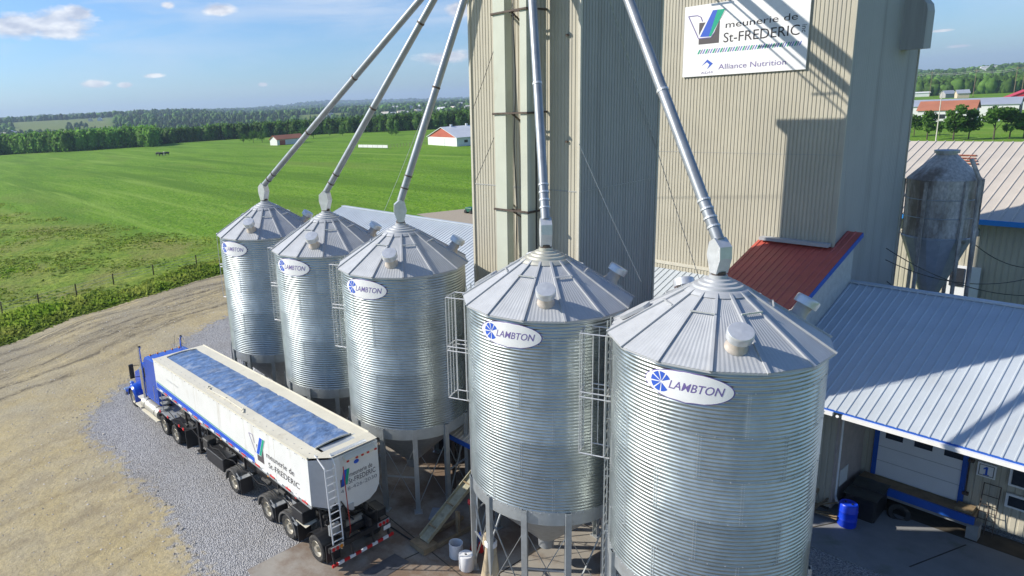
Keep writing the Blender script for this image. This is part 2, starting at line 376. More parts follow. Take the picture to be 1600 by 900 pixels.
def ground_material(M):
    t = M.node_tree; n = t.nodes; l = t.links; p = n['Principled BSDF']; p.inputs['Roughness'].default_value = .9; p.inputs['Specular IOR Level'].default_value = .15
    c = n.new('ShaderNodeTexCoord')
    def noise_(s, d=6, st=(1, 1, 1), rot=0):
        mpn = n.new('ShaderNodeMapping'); mpn.inputs['Scale'].default_value = st; mpn.inputs['Rotation'].default_value = (0, 0, rot); l.new(c.outputs['Object'], mpn.inputs[0])
        x = n.new('ShaderNodeTexNoise'); x.inputs['Scale'].default_value = s; x.inputs['Detail'].default_value = d; x.inputs['Roughness'].default_value = .6; l.new(mpn.outputs[0], x.inputs[0]); return x.outputs[0]
    def mr(x, a, b): k = n.new('ShaderNodeMapRange'); k.inputs[1].default_value = a; k.inputs[2].default_value = b; l.new(x, k.inputs[0]); return k.outputs[0]
    def mix(f, a, b):
        k = n.new('ShaderNodeMixRGB'); l.new(f, k.inputs[0])
        for i, x in ((1, a), (2, b)):
            if isinstance(x, tuple): k.inputs[i].default_value = x+(1,)
            else: l.new(x, k.inputs[i])
        return k.outputs[0]
    a = mix(mr(noise_(.05, 5, (1, 2.5, 1), R(20)), .35, .65), (.105, .225, .008), (.165, .305, .014))
    a = mix(mr(noise_(.30, 8, (1, 2.6, 1), R(15)), .45, .68), a, (.19, .31, .035))
    a = mix(mr(noise_(1.1, 9, (1, 1.6, 1)), .48, .72), a, (.045, .145, .006))
    a = mix(mr(noise_(.012, 4, (1, 4, 1), R(30)), .55, .72), a, (.16, .23, .035))
    a = mix(mr(noise_(.09, 6, (.10, 1, 1), R(-53)), .50, .62), a, (.095, .195, .010))
    a = mix(mr(noise_(.16, 7, (.06, 1, 1), R(-50)), .55, .66), a, (.20, .32, .04))
    b = mix(mr(noise_(.18, 6), .35, .62), (.13, .23, .014), (.24, .30, .045))
    b = mix(mr(noise_(.8, 7), .45, .7), b, (.085, .155, .012))
    b = mix(mr(noise_(.06, 5), .5, .62), b, (.21, .22, .055))
    def at(nm): k = n.new('ShaderNodeAttribute'); k.attribute_name = nm; return k.outputs['Fac']
    o = mix(at('rough'), a, b)
    o = mix(at('woods'), o, (.020, .040, .012))
    o = mix(at('crop'), o, (.16, .20, .05))
    l.new(o, p.inputs['Base Color'])
    bu = n.new('ShaderNodeBump'); bu.inputs['Strength'].default_value = 1; bu.inputs['Distance'].default_value = .35; l.new(noise_(1.3, 8), bu.inputs['Height']); l.new(bu.outputs[0], p.inputs['Normal'])
ground_material(gm)
crop = (field_patches(pxc, RR)*fwd).astype(float).ravel()
ground = mesh_np('ground', V, q, gm, dict(rough=rough_a, woods=woods.ravel(), crop=crop), smooth=True, kind='structure')

# ---- yard: dirt and gravel
gx = np.arange(-66, 14.01, .2); gy = np.arange(-22, 46.01, .2); YX, YY = np.meshgrid(gx, gy)
e_, a_ = edge_dist(YX.ravel(), YY.ravel())
e_ = e_+.5*fbm2(YX.ravel(), YY.ravel(), 3.1, 4)
gp = [(-39.2, 7.8), (-37, 6.9), (-35, 6.9), (-31, 7.2), (-27.1, 7.3), (-23.7, 7.1), (-21.5, 6.7), (-19.8, 4), (-14, 1), (0, 0), (14, 0), (14, 46), (-54, 46), (-53, 30), (-50.5, 21), (-47.5, 16.3), (-43, 12.4), (-41, 9.4)]
def poly_sd(x, y, P):
    P = np.array(P, float); ins = np.zeros(x.shape, bool); best = np.full(x.shape, 1e9)
    for a, b in zip(P, np.roll(P, -1, 0)):
        d = b-a; L2 = (d**2).sum(); t = np.clip(((x-a[0])*d[0]+(y-a[1])*d[1])/L2, 0, 1); best = np.minimum(best, np.hypot(x-a[0]-t*d[0], y-a[1]-t*d[1]))
        c = ((a[1] > y) != (b[1] > y)) & (x < (b[0]-a[0])*(y-a[1])/(b[1]-a[1]+1e-12)+a[0]); ins ^= c
    return np.where(ins, best, -best)
gsd = poly_sd(YX.ravel(), YY.ravel(), gp)+.35*fbm2(YX.ravel(), YY.ravel(), 1.5, 9)
keep = e_ > -.5
tk1 = np.zeros(e_.shape); tk2 = np.zeros(e_.shape)
xx_, yy_ = YX.ravel(), YY.ravel()
def rut(off, w, wob, ph, s0, s1, amp, arr):
    o_ = off+wob*np.sin(a_/9+ph)+.5*wob*np.sin(a_/3.7+2*ph)
    m_ = np.exp(-((e_-o_)/w)**2)*smooth01((a_-s0)/5)*smooth01((s1-a_)/5)*(.55+.45*np.clip(fbm2(xx_, yy_, 2.3, ph)+.5, 0, 1))
    np.maximum(arr, amp*m_, out=arr)
rk = np.random.default_rng(21)
for k in range(22):
    o0 = rk.uniform(.8, 9.0); ph = rk.uniform(0, 6); s0 = rk.uniform(5, 48); s1 = s0+rk.uniform(10, 26); am = rk.uniform(.8, 1.3); wb = rk.uniform(.2, .8)
    for d_ in (0, 2.05): rut(o0+d_, .24, wb, ph, s0, s1, am*rk.uniform(.6, 1), tk1)
for k in range(26):
    o0 = rk.uniform(8, 40); ph = rk.uniform(0, 6); s0 = rk.uniform(-5, 40); s1 = s0+rk.uniform(14, 32); wb = rk.uniform(.5, 2.5); am = rk.uniform(.4, 1.0)
    for d_ in (0, 2.0): rut(o0+d_, .24, wb*.4, ph, s0, s1, am, tk2)
tk1 *= smooth01((-gsd+1)/2); tk2 *= smooth01((-gsd+2)/2)
V = np.stack([YX.ravel(), YY.ravel(), np.where(e_ > .6, .05, .05+(e_-.6)*.12)-.006*tk1-.038*smooth01((gsd+1)/2)], 1)
nx, ny = len(gx), len(gy); idx = np.arange(nx*ny).reshape(ny, nx)
q = np.stack([idx[:-1, :-1], idx[:-1, 1:], idx[1:, 1:], idx[1:, :-1]], -1).reshape(-1, 4); q = q[keep[q].all(1)]
ym = bpy.data.materials.new('yard_surface'); ym.use_nodes = True
def yard_material(M):
    t = M.node_tree; n = t.nodes; l = t.links; p = n['Principled BSDF']; p.inputs['Roughness'].default_value = .92; p.inputs['Specular IOR Level'].default_value = .2
    c = n.new('ShaderNodeTexCoord')
    def at(nm): k = n.new('ShaderNodeAttribute'); k.attribute_name = nm; return k.outputs['Fac']
    def noise_(s, d=6, vec=None, st=(1, 1, 1), ro=.6):
        mpn = n.new('ShaderNodeMapping'); mpn.inputs['Scale'].default_value = st; l.new(vec or c.outputs['Object'], mpn.inputs[0])
        x = n.new('ShaderNodeTexNoise'); x.inputs['Scale'].default_value = s; x.inputs['Detail'].default_value = d; x.inputs['Roughness'].default_value = ro; l.new(mpn.outputs[0], x.inputs[0]); return x.outputs[0]
    def mr(x, a, b, c0=0., c1=1.): k = n.new('ShaderNodeMapRange'); k.inputs[1].default_value = a; k.inputs[2].default_value = b; k.inputs[3].default_value = c0; k.inputs[4].default_value = c1; l.new(x, k.inputs[0]); return k.outputs[0]
    def mix(f, a, b, bt='MIX'):
        k = n.new('ShaderNodeMixRGB'); k.blend_type = bt
        if isinstance(f, float): k.inputs[0].default_value = f
        else: l.new(f, k.inputs[0])
        for i, x in ((1, a), (2, b)):
            if isinstance(x, tuple): k.inputs[i].default_value = x+(1,)
            else: l.new(x, k.inputs[i])
        return k.outputs[0]
    def mul(a, b):
        k = n.new('ShaderNodeMath'); k.operation = 'MULTIPLY'
        for i, x in enumerate((a, b)):
            if isinstance(x, float): k.inputs[i].default_value = x
            else: l.new(x, k.inputs[i])
        return k.outputs[0]
    cb = n.new('ShaderNodeCombineXYZ'); l.new(at('along'), cb.inputs[0]); l.new(at('inward'), cb.inputs[1]); cv = cb.outputs[0]
    d = mix(mr(noise_(.22, 6), .35, .65), (.43, .345, .175), (.56, .46, .25))
    d = mix(mul(mr(noise_(2.0, 9, cv, (.12, 1, 1), .7), .45, .75), .55), d, (.35, .29, .18))
    d = mix(mul(mr(noise_(.7, 9), .45, .7), .5), d, (.50, .44, .31))
    d = mix(mul(mr(noise_(5., 8), .5, .8), .45), d, (.25, .21, .14))
    d = mix(mul(mr(noise_(1.6, 6, cv, (.04, 1, 1)), .58, .66), .4), d, (.47, .42, .30))
    d = mix(mul(mr(noise_(.11, 5), .50, .62), .7), d, (.38, .34, .24))
    wet = mul(mr(at('inward'), 15., 5.), mr(noise_(.16, 5), .42, .56))
    d = mix(mul(wet, .6), d, (.25, .225, .175))
    rut = mr(noise_(1.5, 4, cv, (.03, 1, 1), .5), .53, .58)
    rutm = mul(mul(rut, mr(at('inward'), 11., 6.)), mr(noise_(.12, 3), .38, .5))
    d = mix(mul(rutm, .35), d, (.14, .125, .095))
    d = mix(mul(mr(noise_(.45, 8, None, (1, 1, 1), .7), .46, .62), .65), d, (.34, .285, .185))
    d = mix(mul(mr(noise_(6., 8, None, (1, 1, 1), .75), .55, .7), .5), d, (.50, .45, .33))
    d = mix(mul(mr(noise_(9., 9, None, (1, 1, 1), .8), .50, .62), .6), d, (.24, .20, .14))
    d = mix(mul(mr(noise_(16., 6, None, (1, 1, 1), .8), .56, .66), .6), d, (.58, .53, .42))
    brk = mr(noise_(3.0, 8, cv, (.5, 1, 1), .75), .40, .54)
    d = mix(mul(mul(at('track'), brk), .75), d, (.25, .20, .12))
    d = mix(mul(mul(at('rut'), brk), .92), d, (.095, .078, .055))
    # gravel: each stone its own grey
    vo = n.new('ShaderNodeTexVoronoi'); vo.inputs['Scale'].default_value = 20; l.new(c.outputs['Object'], vo.inputs[0])
    sep = n.new('ShaderNodeSeparateColor'); l.new(vo.outputs['Color'], sep.inputs[0])
    g = mix(mr(sep.outputs[0], 0., 1.), (.30, .30, .305), (.56, .55, .545))
    g = mix(mr(sep.outputs[1], .80, 1.), g, (.62, .61, .60))
    g = mix(mul(mr(noise_(.3, 5), .45, .65), .4), g, (.30, .27, .22))
    g = mix(mul(mr(vo.outputs['Distance'], .4, .8), .6), g, (.07, .07, .075))
    gmask = mr(n_add(n, l, at('gravel'), mr(noise_(2.5, 8), .2, .8, -1.1, 1.1)), -.35, .35)
    o = mix(gmask, d, g)
    l.new(o, p.inputs['Base Color'])
    h1 = mul(noise_(4., 10, None, (1, 1, 1), .75), 1.6)
    hh = n.new('ShaderNodeMixRGB'); l.new(gmask, hh.inputs[0]); l.new(n_add(n, l, h1, mul(rutm, -.8)), hh.inputs[1]); l.new(mr(vo.outputs['Distance'], 0., .8, 1.2, 0.), hh.inputs[2])
    bu = n.new('ShaderNodeBump'); bu.inputs['Strength'].default_value = .8; bu.inputs['Distance'].default_value = .06; l.new(hh.outputs[0], bu.inputs['Height']); l.new(bu.outputs[0], p.inputs['Normal'])
def n_add(n, l, a, b):
    k = n.new('ShaderNodeMath'); k.operation = 'ADD'; l.new(a, k.inputs[0]); l.new(b, k.inputs[1]); return k.outputs[0]
yard_material(ym)
mesh_np('dirt_yard', V, q, ym, dict(gravel=gsd, inward=e_, along=a_, rut=tk1, track=tk2), kind='structure')
# loose stones lying on the yard
def loose_stones(n):
    rs_ = np.random.default_rng(33); x = rs_.uniform(-62, -8, n*2); y = rs_.uniform(-14, 36, n*2); e2, _ = edge_dist(x, y); g2 = poly_sd(x, y, gp)
    pr = np.exp(-np.abs(g2)/3.5)*.9+.12+.5*np.exp(-((e2-4)/3)**2)
    ok = (e2 > .8) & (g2 < .6) & (rs_.random(n*2) < pr); x = x[ok]; y = y[ok]; m_ = len(x)
    base = np.array([(1, 0, 0), (0, 1, 0), (-1, 0, 0), (0, -1, 0), (0, 0, .7)]); sz = .018+.05*rs_.random(m_)**3
    an = rs_.uniform(0, 6.28, m_); st = rs_.uniform(.6, 1.3, (m_, 2))
    V = np.zeros((m_, 5, 3)); bx_ = base[None, :, 0]*st[:, 0:1]; by_ = base[None, :, 1]*st[:, 1:2]
    V[:, :, 0] = x[:, None]+sz[:, None]*(bx_*np.cos(an)[:, None]-by_*np.sin(an)[:, None]); V[:, :, 1] = y[:, None]+sz[:, None]*(bx_*np.sin(an)[:, None]+by_*np.cos(an)[:, None]); V[:, :, 2] = .045+sz[:, None]*base[None, :, 2]*1.3
    F_ = np.array([(0, 1, 4), (1, 2, 4), (2, 3, 4), (3, 0, 4)]); Fq = (np.arange(m_)[:, None, None]*5+F_[None]).reshape(-1, 3)
    return mesh_np('loose_stones', V.reshape(-1, 3), Fq, mat('stone_grey', (.40, .37, .32), .9, attr='tone', var=.1), dict(tone=tone4(np.repeat(.55+.8*rs_.random(m_), 5))), kind='stuff')
tag(loose_stones(16000), 'small loose stones scattered over the dirt yard around the gravel', 'stones')
# farm road by the field
mb = MB(); mb.add([(-77, 63, .02), (-60, 58, .02), (-58, 66, .02), (-74, 72, .02)], [(0, 1, 2, 3)])
tag(mb.build('farm_road', mat('road_dust', (.36, .30, .22), .9)), kind='structure')

# ---- concrete slabs
def slab(name, pts, z, mt, joints=()):
    mb = MB(); mb.prism(pts, lambda a, b, t: (a, b, t), .0, z); o = mb.build(name, mt); tag(o, kind='structure')
    for j in joints:
        b = MB(); b.bar((j[0], j[1], z+.004), (j[2], j[3], z+.004), .045, .004); k = b.build('slab_joint', soil); k.parent = o
slab('concrete_pad', [(-20.6, 8.3), (-11.5, 7.2), (-11.5, 26.6), (-25.5, 26.6), (-25.5, 13.9), (-20.7, 13.6), (-20.7, 11.2)], .045, conc,
     [(-20.6, 14.05, -12, 13.6), (-17.75, 8.2, -17.2, 13.9), (-14.6, 8, -14.4, 26), (-25, 19.6, -12, 19.2)])
A_ = at_z(1283, 856); B_ = at_z(1385, 902)
slab('dock_apron', [(A_.x-3, A_.y-.4), (B_.x, B_.y), (3, 26.2), (3, 29.1), (-9.4, 28.9), (-10.5, 26.4)], .05, concr, [(-9.0, 24.6, -7.9, 26.9), (-5.75, 25.2, -4.9, 27.9)])

# ================================================================== SILO
RS, RE = 2.5, 2.64
Z_BOT, Z_SK, Z_EAVE = 3.18, 3.62, 9.76
SL = math.atan2(10.98-Z_EAVE, RE-.72)
def roofz(r): return Z_EAVE+(RE-r)*math.tan(SL)
RIB0 = R(-89.7); NP = 14
def pol(r, a, z): return (r*math.cos(a), r*math.sin(a), z)
def make_silo():
    t = empty('grain_silo')
    # corrugated shell
    nseg, per = 144, 8; pitch = .1016; nz = int((Z_EAVE-.04-Z_SK)/pitch)*per
    zz = Z_SK+np.arange(nz+1)*pitch/per; rad = RS+.0115*np.cos(2*np.pi*np.arange(nz+1)/per)
    an = np.arange(nseg)*2*np.pi/nseg
    A, Zm = np.meshgrid(an, zz); Rm = np.repeat(rad[:, None], nseg, 1)
    ring = ((Zm-Z_SK)//(pitch*11)).astype(int); pan = ((A/(2*np.pi)*8+.5*(ring % 2)) % 8).astype(int)
    h = np.abs(np.sin(ring*12.9898+pan*78.233)*43758.5453) % 1
    tone = .80+.26*h
    lap = ((Zm-Z_SK) % (pitch*11)) < pitch*.3
    tone = np.where(lap, tone*.86, tone)
    V = np.stack([(Rm*np.cos(A)).ravel(), (Rm*np.sin(A)).ravel(), Zm.ravel()], 1)
    idx = np.arange(V.shape[0]).reshape(nz+1, nseg)
    q = np.stack([idx[:-1], np.roll(idx[:-1], -1, 1), np.roll(idx[1:], -1, 1), idx[1:]], -1).reshape(-1, 4)
    sh = mesh_np('corrugated_shell', V, q, galv, dict(tone=tone4(tone.ravel())), smooth=True); sh.parent = t
    # bolts on the laps
    b = MB()
    for k in range(0, 7):
        z = Z_SK+k*pitch*11+.02
        if z > Z_EAVE-.1: continue
        for i in range(40):
            a = 2*math.pi*(i+.3)/40; b.cyl(pol(RS, a, z), pol(RS+.03, a, z), .011, n=4)
        if k < 6 and z+pitch*11 < Z_EAVE+.4:
            for j in range(8):
                a = 2*math.pi*((j-.5*(k % 2)) % 8)/8
                for i in range(22):
                    zb = z+.02+i*pitch/2
                    if zb > Z_EAVE-.1: continue
                    for da in (-.012, .012): b.cyl(pol(RS, a+da, zb), pol(RS+.022, a+da, zb), .008, n=4)
    for i in range(60):
        a = 2*math.pi*i/60; b.cyl(pol(RS, a, Z_SK-.05), pol(RS+.03, a, Z_SK-.05), .012, n=4)
    bo = b.build('bolt_row', ventm, t, fix=False); bo['kind'] = 'stuff'
    # band
    MB().lathe([(RS-.03, Z_BOT), (RS+.018, Z_BOT), (RS+.02, Z_BOT+.2), (RS+.012, Z_SK+.01), (RS-.02, Z_SK+.01)], 96).build('support_band', galvband, t, smooth=True)
    # roof panels
    mb = MB(); v = []; f = []; NC = 22
    for k in range(NP):
        a0 = RIB0+2*math.pi*k/NP; a1 = RIB0+2*math.pi*(k+1)/NP
        for j, r in enumerate((.66, 1.3, 2.0, RE)):
            p0 = Vector(pol(r, a0, roofz(r))); p1 = Vector(pol(r, a1, roofz(r)))
            for i in range(NC+1):
                tt = i/NC; p = p0.lerp(p1, tt); p.z += (.007 if i % 2 and r > .7 else 0); v.append(p)
        o = k*4*(NC+1)
        for j in range(3):
            for i in range(NC): f.append((o+j*(NC+1)+i, o+(j+1)*(NC+1)+i, o+(j+1)*(NC+1)+i+1, o+j*(NC+1)+i+1))
        # eave lip
        p0 = Vector(pol(RE, a0, Z_EAVE)); p1 = Vector(pol(RE, a1, Z_EAVE)); d = Vector((0, 0, -.05))
        mb.add([p0, p1, p1+d, p0+d], [(0, 1, 2, 3)])
        c0 = Vector(pol(RS-.02, a0, Z_EAVE-.05)); c1 = Vector(pol(RS-.02, a1, Z_EAVE-.05)); mb.add([p0+d, p1+d, c1, c0], [(0, 1, 2, 3)])
    mb.add(v, f); roof = mb.build('roof', galvroof, t, fix=False)
    for k in range(NP):
        a = RIB0+2*math.pi*k/NP
        m2_ = MB(); n_ = Vector((math.sin(SL)*math.cos(a), math.sin(SL)*math.sin(a), math.cos(SL)))
        m2_.bar(Vector(pol(.66, a, roofz(.66)))+n_*.02, Vector(pol(RE+.015, a, roofz(RE+.015)))+n_*.02, .06, .055, up=n_)
        m2_.build('roof_rib', galvroof, roof)
    # step bars
    for k in range(NP):
        if k % 2 == 0:
            a0 = RIB0+2*math.pi*k/NP; a1 = RIB0+2*math.pi*(k+1)/NP; r = 1.28
            MB().bar(Vector(pol(r, a0, roofz(r)+.075)), Vector(pol(r, a1, roofz(r)+.075)), .035, .035).build('step_bar', ventm, roof)
    # ladder rungs up the roof slope
    ah = RIB0+2*math.pi*(-4.5)/NP
    for r in (2.5, 2.1, 1.65, 1.2):
        side = Vector((-math.sin(ah), math.cos(ah), 0)); c = Vector(pol(r, ah, roofz(r))); n_ = Vector((math.sin(SL)*math.cos(ah), math.sin(SL)*math.sin(ah), math.cos(SL)))
        MB().tube([c-side*.14, c-side*.14+n_*.14, c+side*.14+n_*.14, c+side*.14], .016, 6).build('roof_rung', galvdull, roof)
    # hatch
    ah = RIB0+2*math.pi*(-2.5)/NP
    rad_ = Vector((math.cos(ah)*math.cos(SL), math.sin(ah)*math.cos(SL), -math.sin(SL))); sd = Vector((-math.sin(ah), math.cos(ah), 0)); nn = rad_.cross(sd); nn = nn if nn.z > 0 else -nn
    c = Vector(pol(1.95, ah, roofz(1.95)))
    pts = []
    for i in range(20):
        a = 2*math.pi*i/20; pts.append((math.copysign(.22, math.cos(a))+.22*math.cos(a), .21*math.sin(a)))
    MB().prism(pts, lambda x, y, tz: c+rad_*x+sd*y+nn*tz, .0, .09).build('roof_hatch', galvroof, roof)
    # cap
    cp = MB(); cp.lathe([(.80, roofz(.80)+.02), (.74, 11.0), (.70, 11.04), (.60, 11.06), (.58, 11.12), (.47, 11.14), (.45, 11.19), (.34, 11.21), (.32, 11.26), (.22, 11.28), (.21, 11.36), (.0, 11.36)], 40)
    cp.build('roof_cap', galvroof, t, smooth=True)
    # vents
    for az in (-50, 50, 140):
        a = R(az); r = 2.0; n_ = Vector((math.sin(SL)*math.cos(a), math.sin(SL)*math.sin(a), math.cos(SL))); c = Vector(pol(r, a, roofz(r)))
        vv = MB(); vv.lathe([(.26, -.02), (.22, .06), (.19, .1), (.19, .42)], 24, c, n_); vo = vv.build('roof_vent', ventstem, t, smooth=True)
        MB().lathe([(.2, .36), (.285, .34), (.29, .5), (.285, .54), (.27, .56), (.0, .575)], 28, c, n_).build('vent_cap', ventm, vo, smooth=True)
    # hopper and outlet
    MB().lathe([(RS-.03, Z_BOT+.05), (.28, 1.05), (.26, .8), (.26, .74), (0, .74)], 48).build('hopper_cone', galvdull, t, smooth=True)
    # legs and braces
    for k in range(12):
        a = R(-65+30*k); ca = Vector((math.cos(a), math.sin(a), 0)); sa = Vector((-math.sin(a), math.cos(a), 0))
        l = MB(); base = ca*(RS+.05)
        l.box((-.012, -.09, .05), (.012, .09, 3.62), Matrix.Translation(base+ca*.04) @ Matrix.Rotation(a, 4, 'Z'))
        for s in (-1, 1): l.box((-.09, s*.085-.006, .05), (.045, s*.085+.006, 3.62), Matrix.Translation(base) @ Matrix.Rotation(a, 4, 'Z'))
        lo = l.build('leg', galvband, t)
        MB().box((-.16, -.16, .045), (.16, .16, .07), Matrix.Translation(base) @ Matrix.Rotation(a, 4, 'Z')).build('foot_plate', galvdull, lo)
        a2 = R(-65+30*(k+1)); p = [Vector(pol(RS+.02, x, z)) for x, z in ((a, .25), (a2, 2.9), (a, 2.9), (a2, .25))]
        br = MB(); br.bar(p[0], p[1], .05, .012); br.bar(p[2]-ca*.03, p[3]-ca*.03, .05, .012); br.build('cross_brace', galvband, t)
        if k % 2 == 0: MB().bar(Vector(pol(RS+.01, a, 1.55)), Vector(pol(RS+.01, a2, 1.55)), .05, .05).build('girt', galvdull, t)
    # ladder and cage
    a = R(203); ca = Vector((math.cos(a), math.sin(a), 0)); sa = Vector((-math.sin(a), math.cos(a), 0))
    ld = MB()
    for s in (-1, 1): ld.bar(ca*(RS+.16)+sa*(.2*s)+Vector((0, 0, .3)), ca*(RS+.16)+sa*(.2*s)+Vector((0, 0, 9.9)), .05, .03, up=ca)
    z = .5
    while z < 9.8: ld.cyl(ca*(RS+.16)-sa*.2+Vector((0, 0, z)), ca*(RS+.16)+sa*.2+Vector((0, 0, z)), .014, n=6); z += .3
    for z in (1.5, 3.4, 5.2, 7.0, 8.8):
        for s in (-1, 1): ld.bar(ca*(RS-.0)+sa*(.2*s)+Vector((0, 0, z)), ca*(RS+.16)+sa*(.2*s)+Vector((0, 0, z)), .04, .02)
    ld.build('ladder', galvband, t)
    cg = MB()
    for z in (9.5, 7.75, 7.6, 5.85):
        P = [ca*(RS+.16)+sa*.36, ca*(RS+.86)+sa*.36, ca*(RS+.86)-sa*.36, ca*(RS+.16)-sa*.36]; P = [p_+Vector((0, 0, z)) for p_ in P]
        cg.tube(P, .02, 6); cg.cyl(P[0], P[3], .02, n=6); cg.bar(P[0], P[0]-ca*.16, .03, .03); cg.bar(P[3], P[3]-ca*.16, .03, .03)
    for x, y in ((.16, .36), (.5, .36), (.86, .36), (.86, .12), (.86, -.12), (.86, -.36), (.5, -.36), (.16, -.36)):
        p_ = ca*(RS+x)+sa*y; cg.cyl(p_+Vector((0, 0, 5.85)), p_+Vector((0, 0, 9.5)), .016, n=6)
    cg.build('safety_cage', ventm, t)
    # maker's oval with lettering, bent round the shell
    ac = R(-75.5); zc = 9.23; rd = RS+.022
    def fn(off): return lambda u, v: pol(rd+off, ac+u/rd, zc+v)
    el = MB(); n_ = 72
    def ell(a_, b_, off, mbx, mt_name):
        pts_v = []; fs = []
        rows = 24
        for i in range(rows+1):
            tt = -1+2*i/rows; w_ = a_*math.sqrt(max(0, 1-tt*tt))
            for j in range(n_+1): pts_v.append(fn(off)(-w_+2*w_*j/n_, tt*b_))
        for i in range(rows):
            for j in range(n_): fs.append((i*(n_+1)+j, i*(n_+1)+j+1, (i+1)*(n_+1)+j+1, (i+1)*(n_+1)+j))
        mbx.add(pts_v, fs)
    ell(1.03, .395, 0, el, ''); rimo = el.build('name_plate', inkpurple, t, fix=False)
    e2 = MB(); ell(1.0, .372, .004, e2, ''); e2.build('plate_face', white, rimo, fix=False)
    e3 = MB(); put_text(e3, 'LAMBTON', -.40, .82, -.10, .11, fn(.0075), shear=.3, thick=.006); e3.build('lettering', inkpurple, rimo, fix=False)
    e4 = MB()
    for a0, a1 in ((22, 58), (62, 100), (104, 142), (146, 184), (188, 226), (230, 268), (272, 318)):
        pts = [(-.58+.02*math.cos(R((a0+a1)/2)), .01+.02*math.sin(R((a0+a1)/2)))]+[(-.60+.25*math.cos(R(x)), .01+.25*math.sin(R(x))) for x in np.linspace(a0+2, a1-2, 9)]
        put_poly(e4, pts, fn(.008))
    e4.build('emblem', logoblue, rimo, fix=False)
    return t
silo0 = make_silo()
SX = [(-32.87, 16.56), (-26.76, 16.54), (-21.29, 16.58), (-13.86, 16.50), (-8.41, 16.62)]
SLAB = ['corrugated steel grain silo farthest from the camera at the left end of the row',
        'corrugated steel grain silo second from the far end of the row of five',
        'corrugated steel grain silo in the middle of the row, right behind the trailer tail',
        'corrugated steel grain silo with dusty tan cap in front of the narrow tower, second nearest',
        'largest looking corrugated steel grain silo, nearest the camera in front of the blue roof']
silos = []
for i, (x, y) in enumerate(SX):
    s = silo0 if i == 0 else clone(silo0)
    s.location = (x, y, 0); tag(s, SLAB[i], 'grain silo', 'grain silos in a row'); silos.append(s)
    if i == 3:
        for c_ in s.children:
            if c_.name.startswith('roof_cap'): c_.material_slots[0].link = 'OBJECT'; c_.material_slots[0].material = capm

# ================================================================== SPOUTS
ends = [(-16.2, 18.15, 23.0), (-16.75, 18.35, 23.05), (-17.2, 18.6, 23.1), (-16.3, 18.45, 23.3), (-14.75, 18.7, 23.2)]
ends = [(0, 20.5, 25.0)]*5
lines = [((414, 290), (657, 0)), ((512, 305), (680, 0)), ((628, 322), (727, 0)), ((857, 340), (834, 0)), ((1118, 365), (982, 0))]
SP = ['far left round steel grain spout, coming down to the farthest silo', 'round steel grain spout coming down to the second farthest silo', 'round steel grain spout coming down to the middle silo of the row',
      'nearly upright round steel grain spout in front of the narrow tower', 'nearest and thickest looking steel grain spout, coming down to the nearest silo']
for i, (x, y) in enumerate(SX):
    t = empty('grain_spout', (x, y, 11.36), 0, SP[i], 'grain spout', 'spouts from the tower to the silos')
    n = np.cross(ray(*lines[i][0]), ray(*lines[i][1])); ey, ez = ends[i][1], ends[i][2]
    ex_ = -(n[1]*ey+n[2]*(ez-16))/n[0]
    E_ = Vector((ex_, ey, ez)); B_ = Vector((x, y, 12.12)); d = (E_-B_).normalized()
    hz = Vector((d.x, d.y, 0)).normalized(); sd = hz.cross(Vector((0, 0, 1)))
    P0 = B_+d*.12
    wp(MB().cyl(P0, E_, .145, n=24).build('pipe', pipem, smooth=True), t)
    fl = MB()
    for k in ([.5, 1.0] if i < 3 else [.35, .6, .85, 1.1]): fl.cyl(P0+d*k, P0+d*(k+.05), .165, n=20)
    for k in (4.5, 8.5): fl.cyl(P0+d*k, P0+d*(k+.07), .162, n=20)
    fl.each('pipe_clamp', ventm if i > 2 else steelrust, t, world=True)
    prof = [(-.12, 0), (.12, 0), (.27, .45), (.20, .78), (.02, .90), (-.22, .70), (-.24, .40)]
    Bs = Vector((x, y, 11.40))
    wp(MB().prism(prof, lambda a, b, tt: Bs+hz*a+Vector((0, 0, b))+sd*tt, -.17, .17).build('deflector_box', ventm), t)
    wp(MB().cyl(Bs-Vector((0, 0, .08)), Bs+Vector((0, 0, .05)), .17, n=20).build('flange', steelrust), t)
# distributor above the frame that the spouts come from
t = empty('grain_distributor', (-17.4, 20.6, 25), 0, 'steel grain distributor at the top of the elevator where all spouts meet', 'distributor')
wp(MB().lathe([(.3, 24.3), (1.5, 24.6), (1.5, 25.3), (.35, 26.4), (.35, 27.4)], 16, (-17.4, 20.8, 0), close=True).build('hopper_body', galvdull, smooth=True), t)

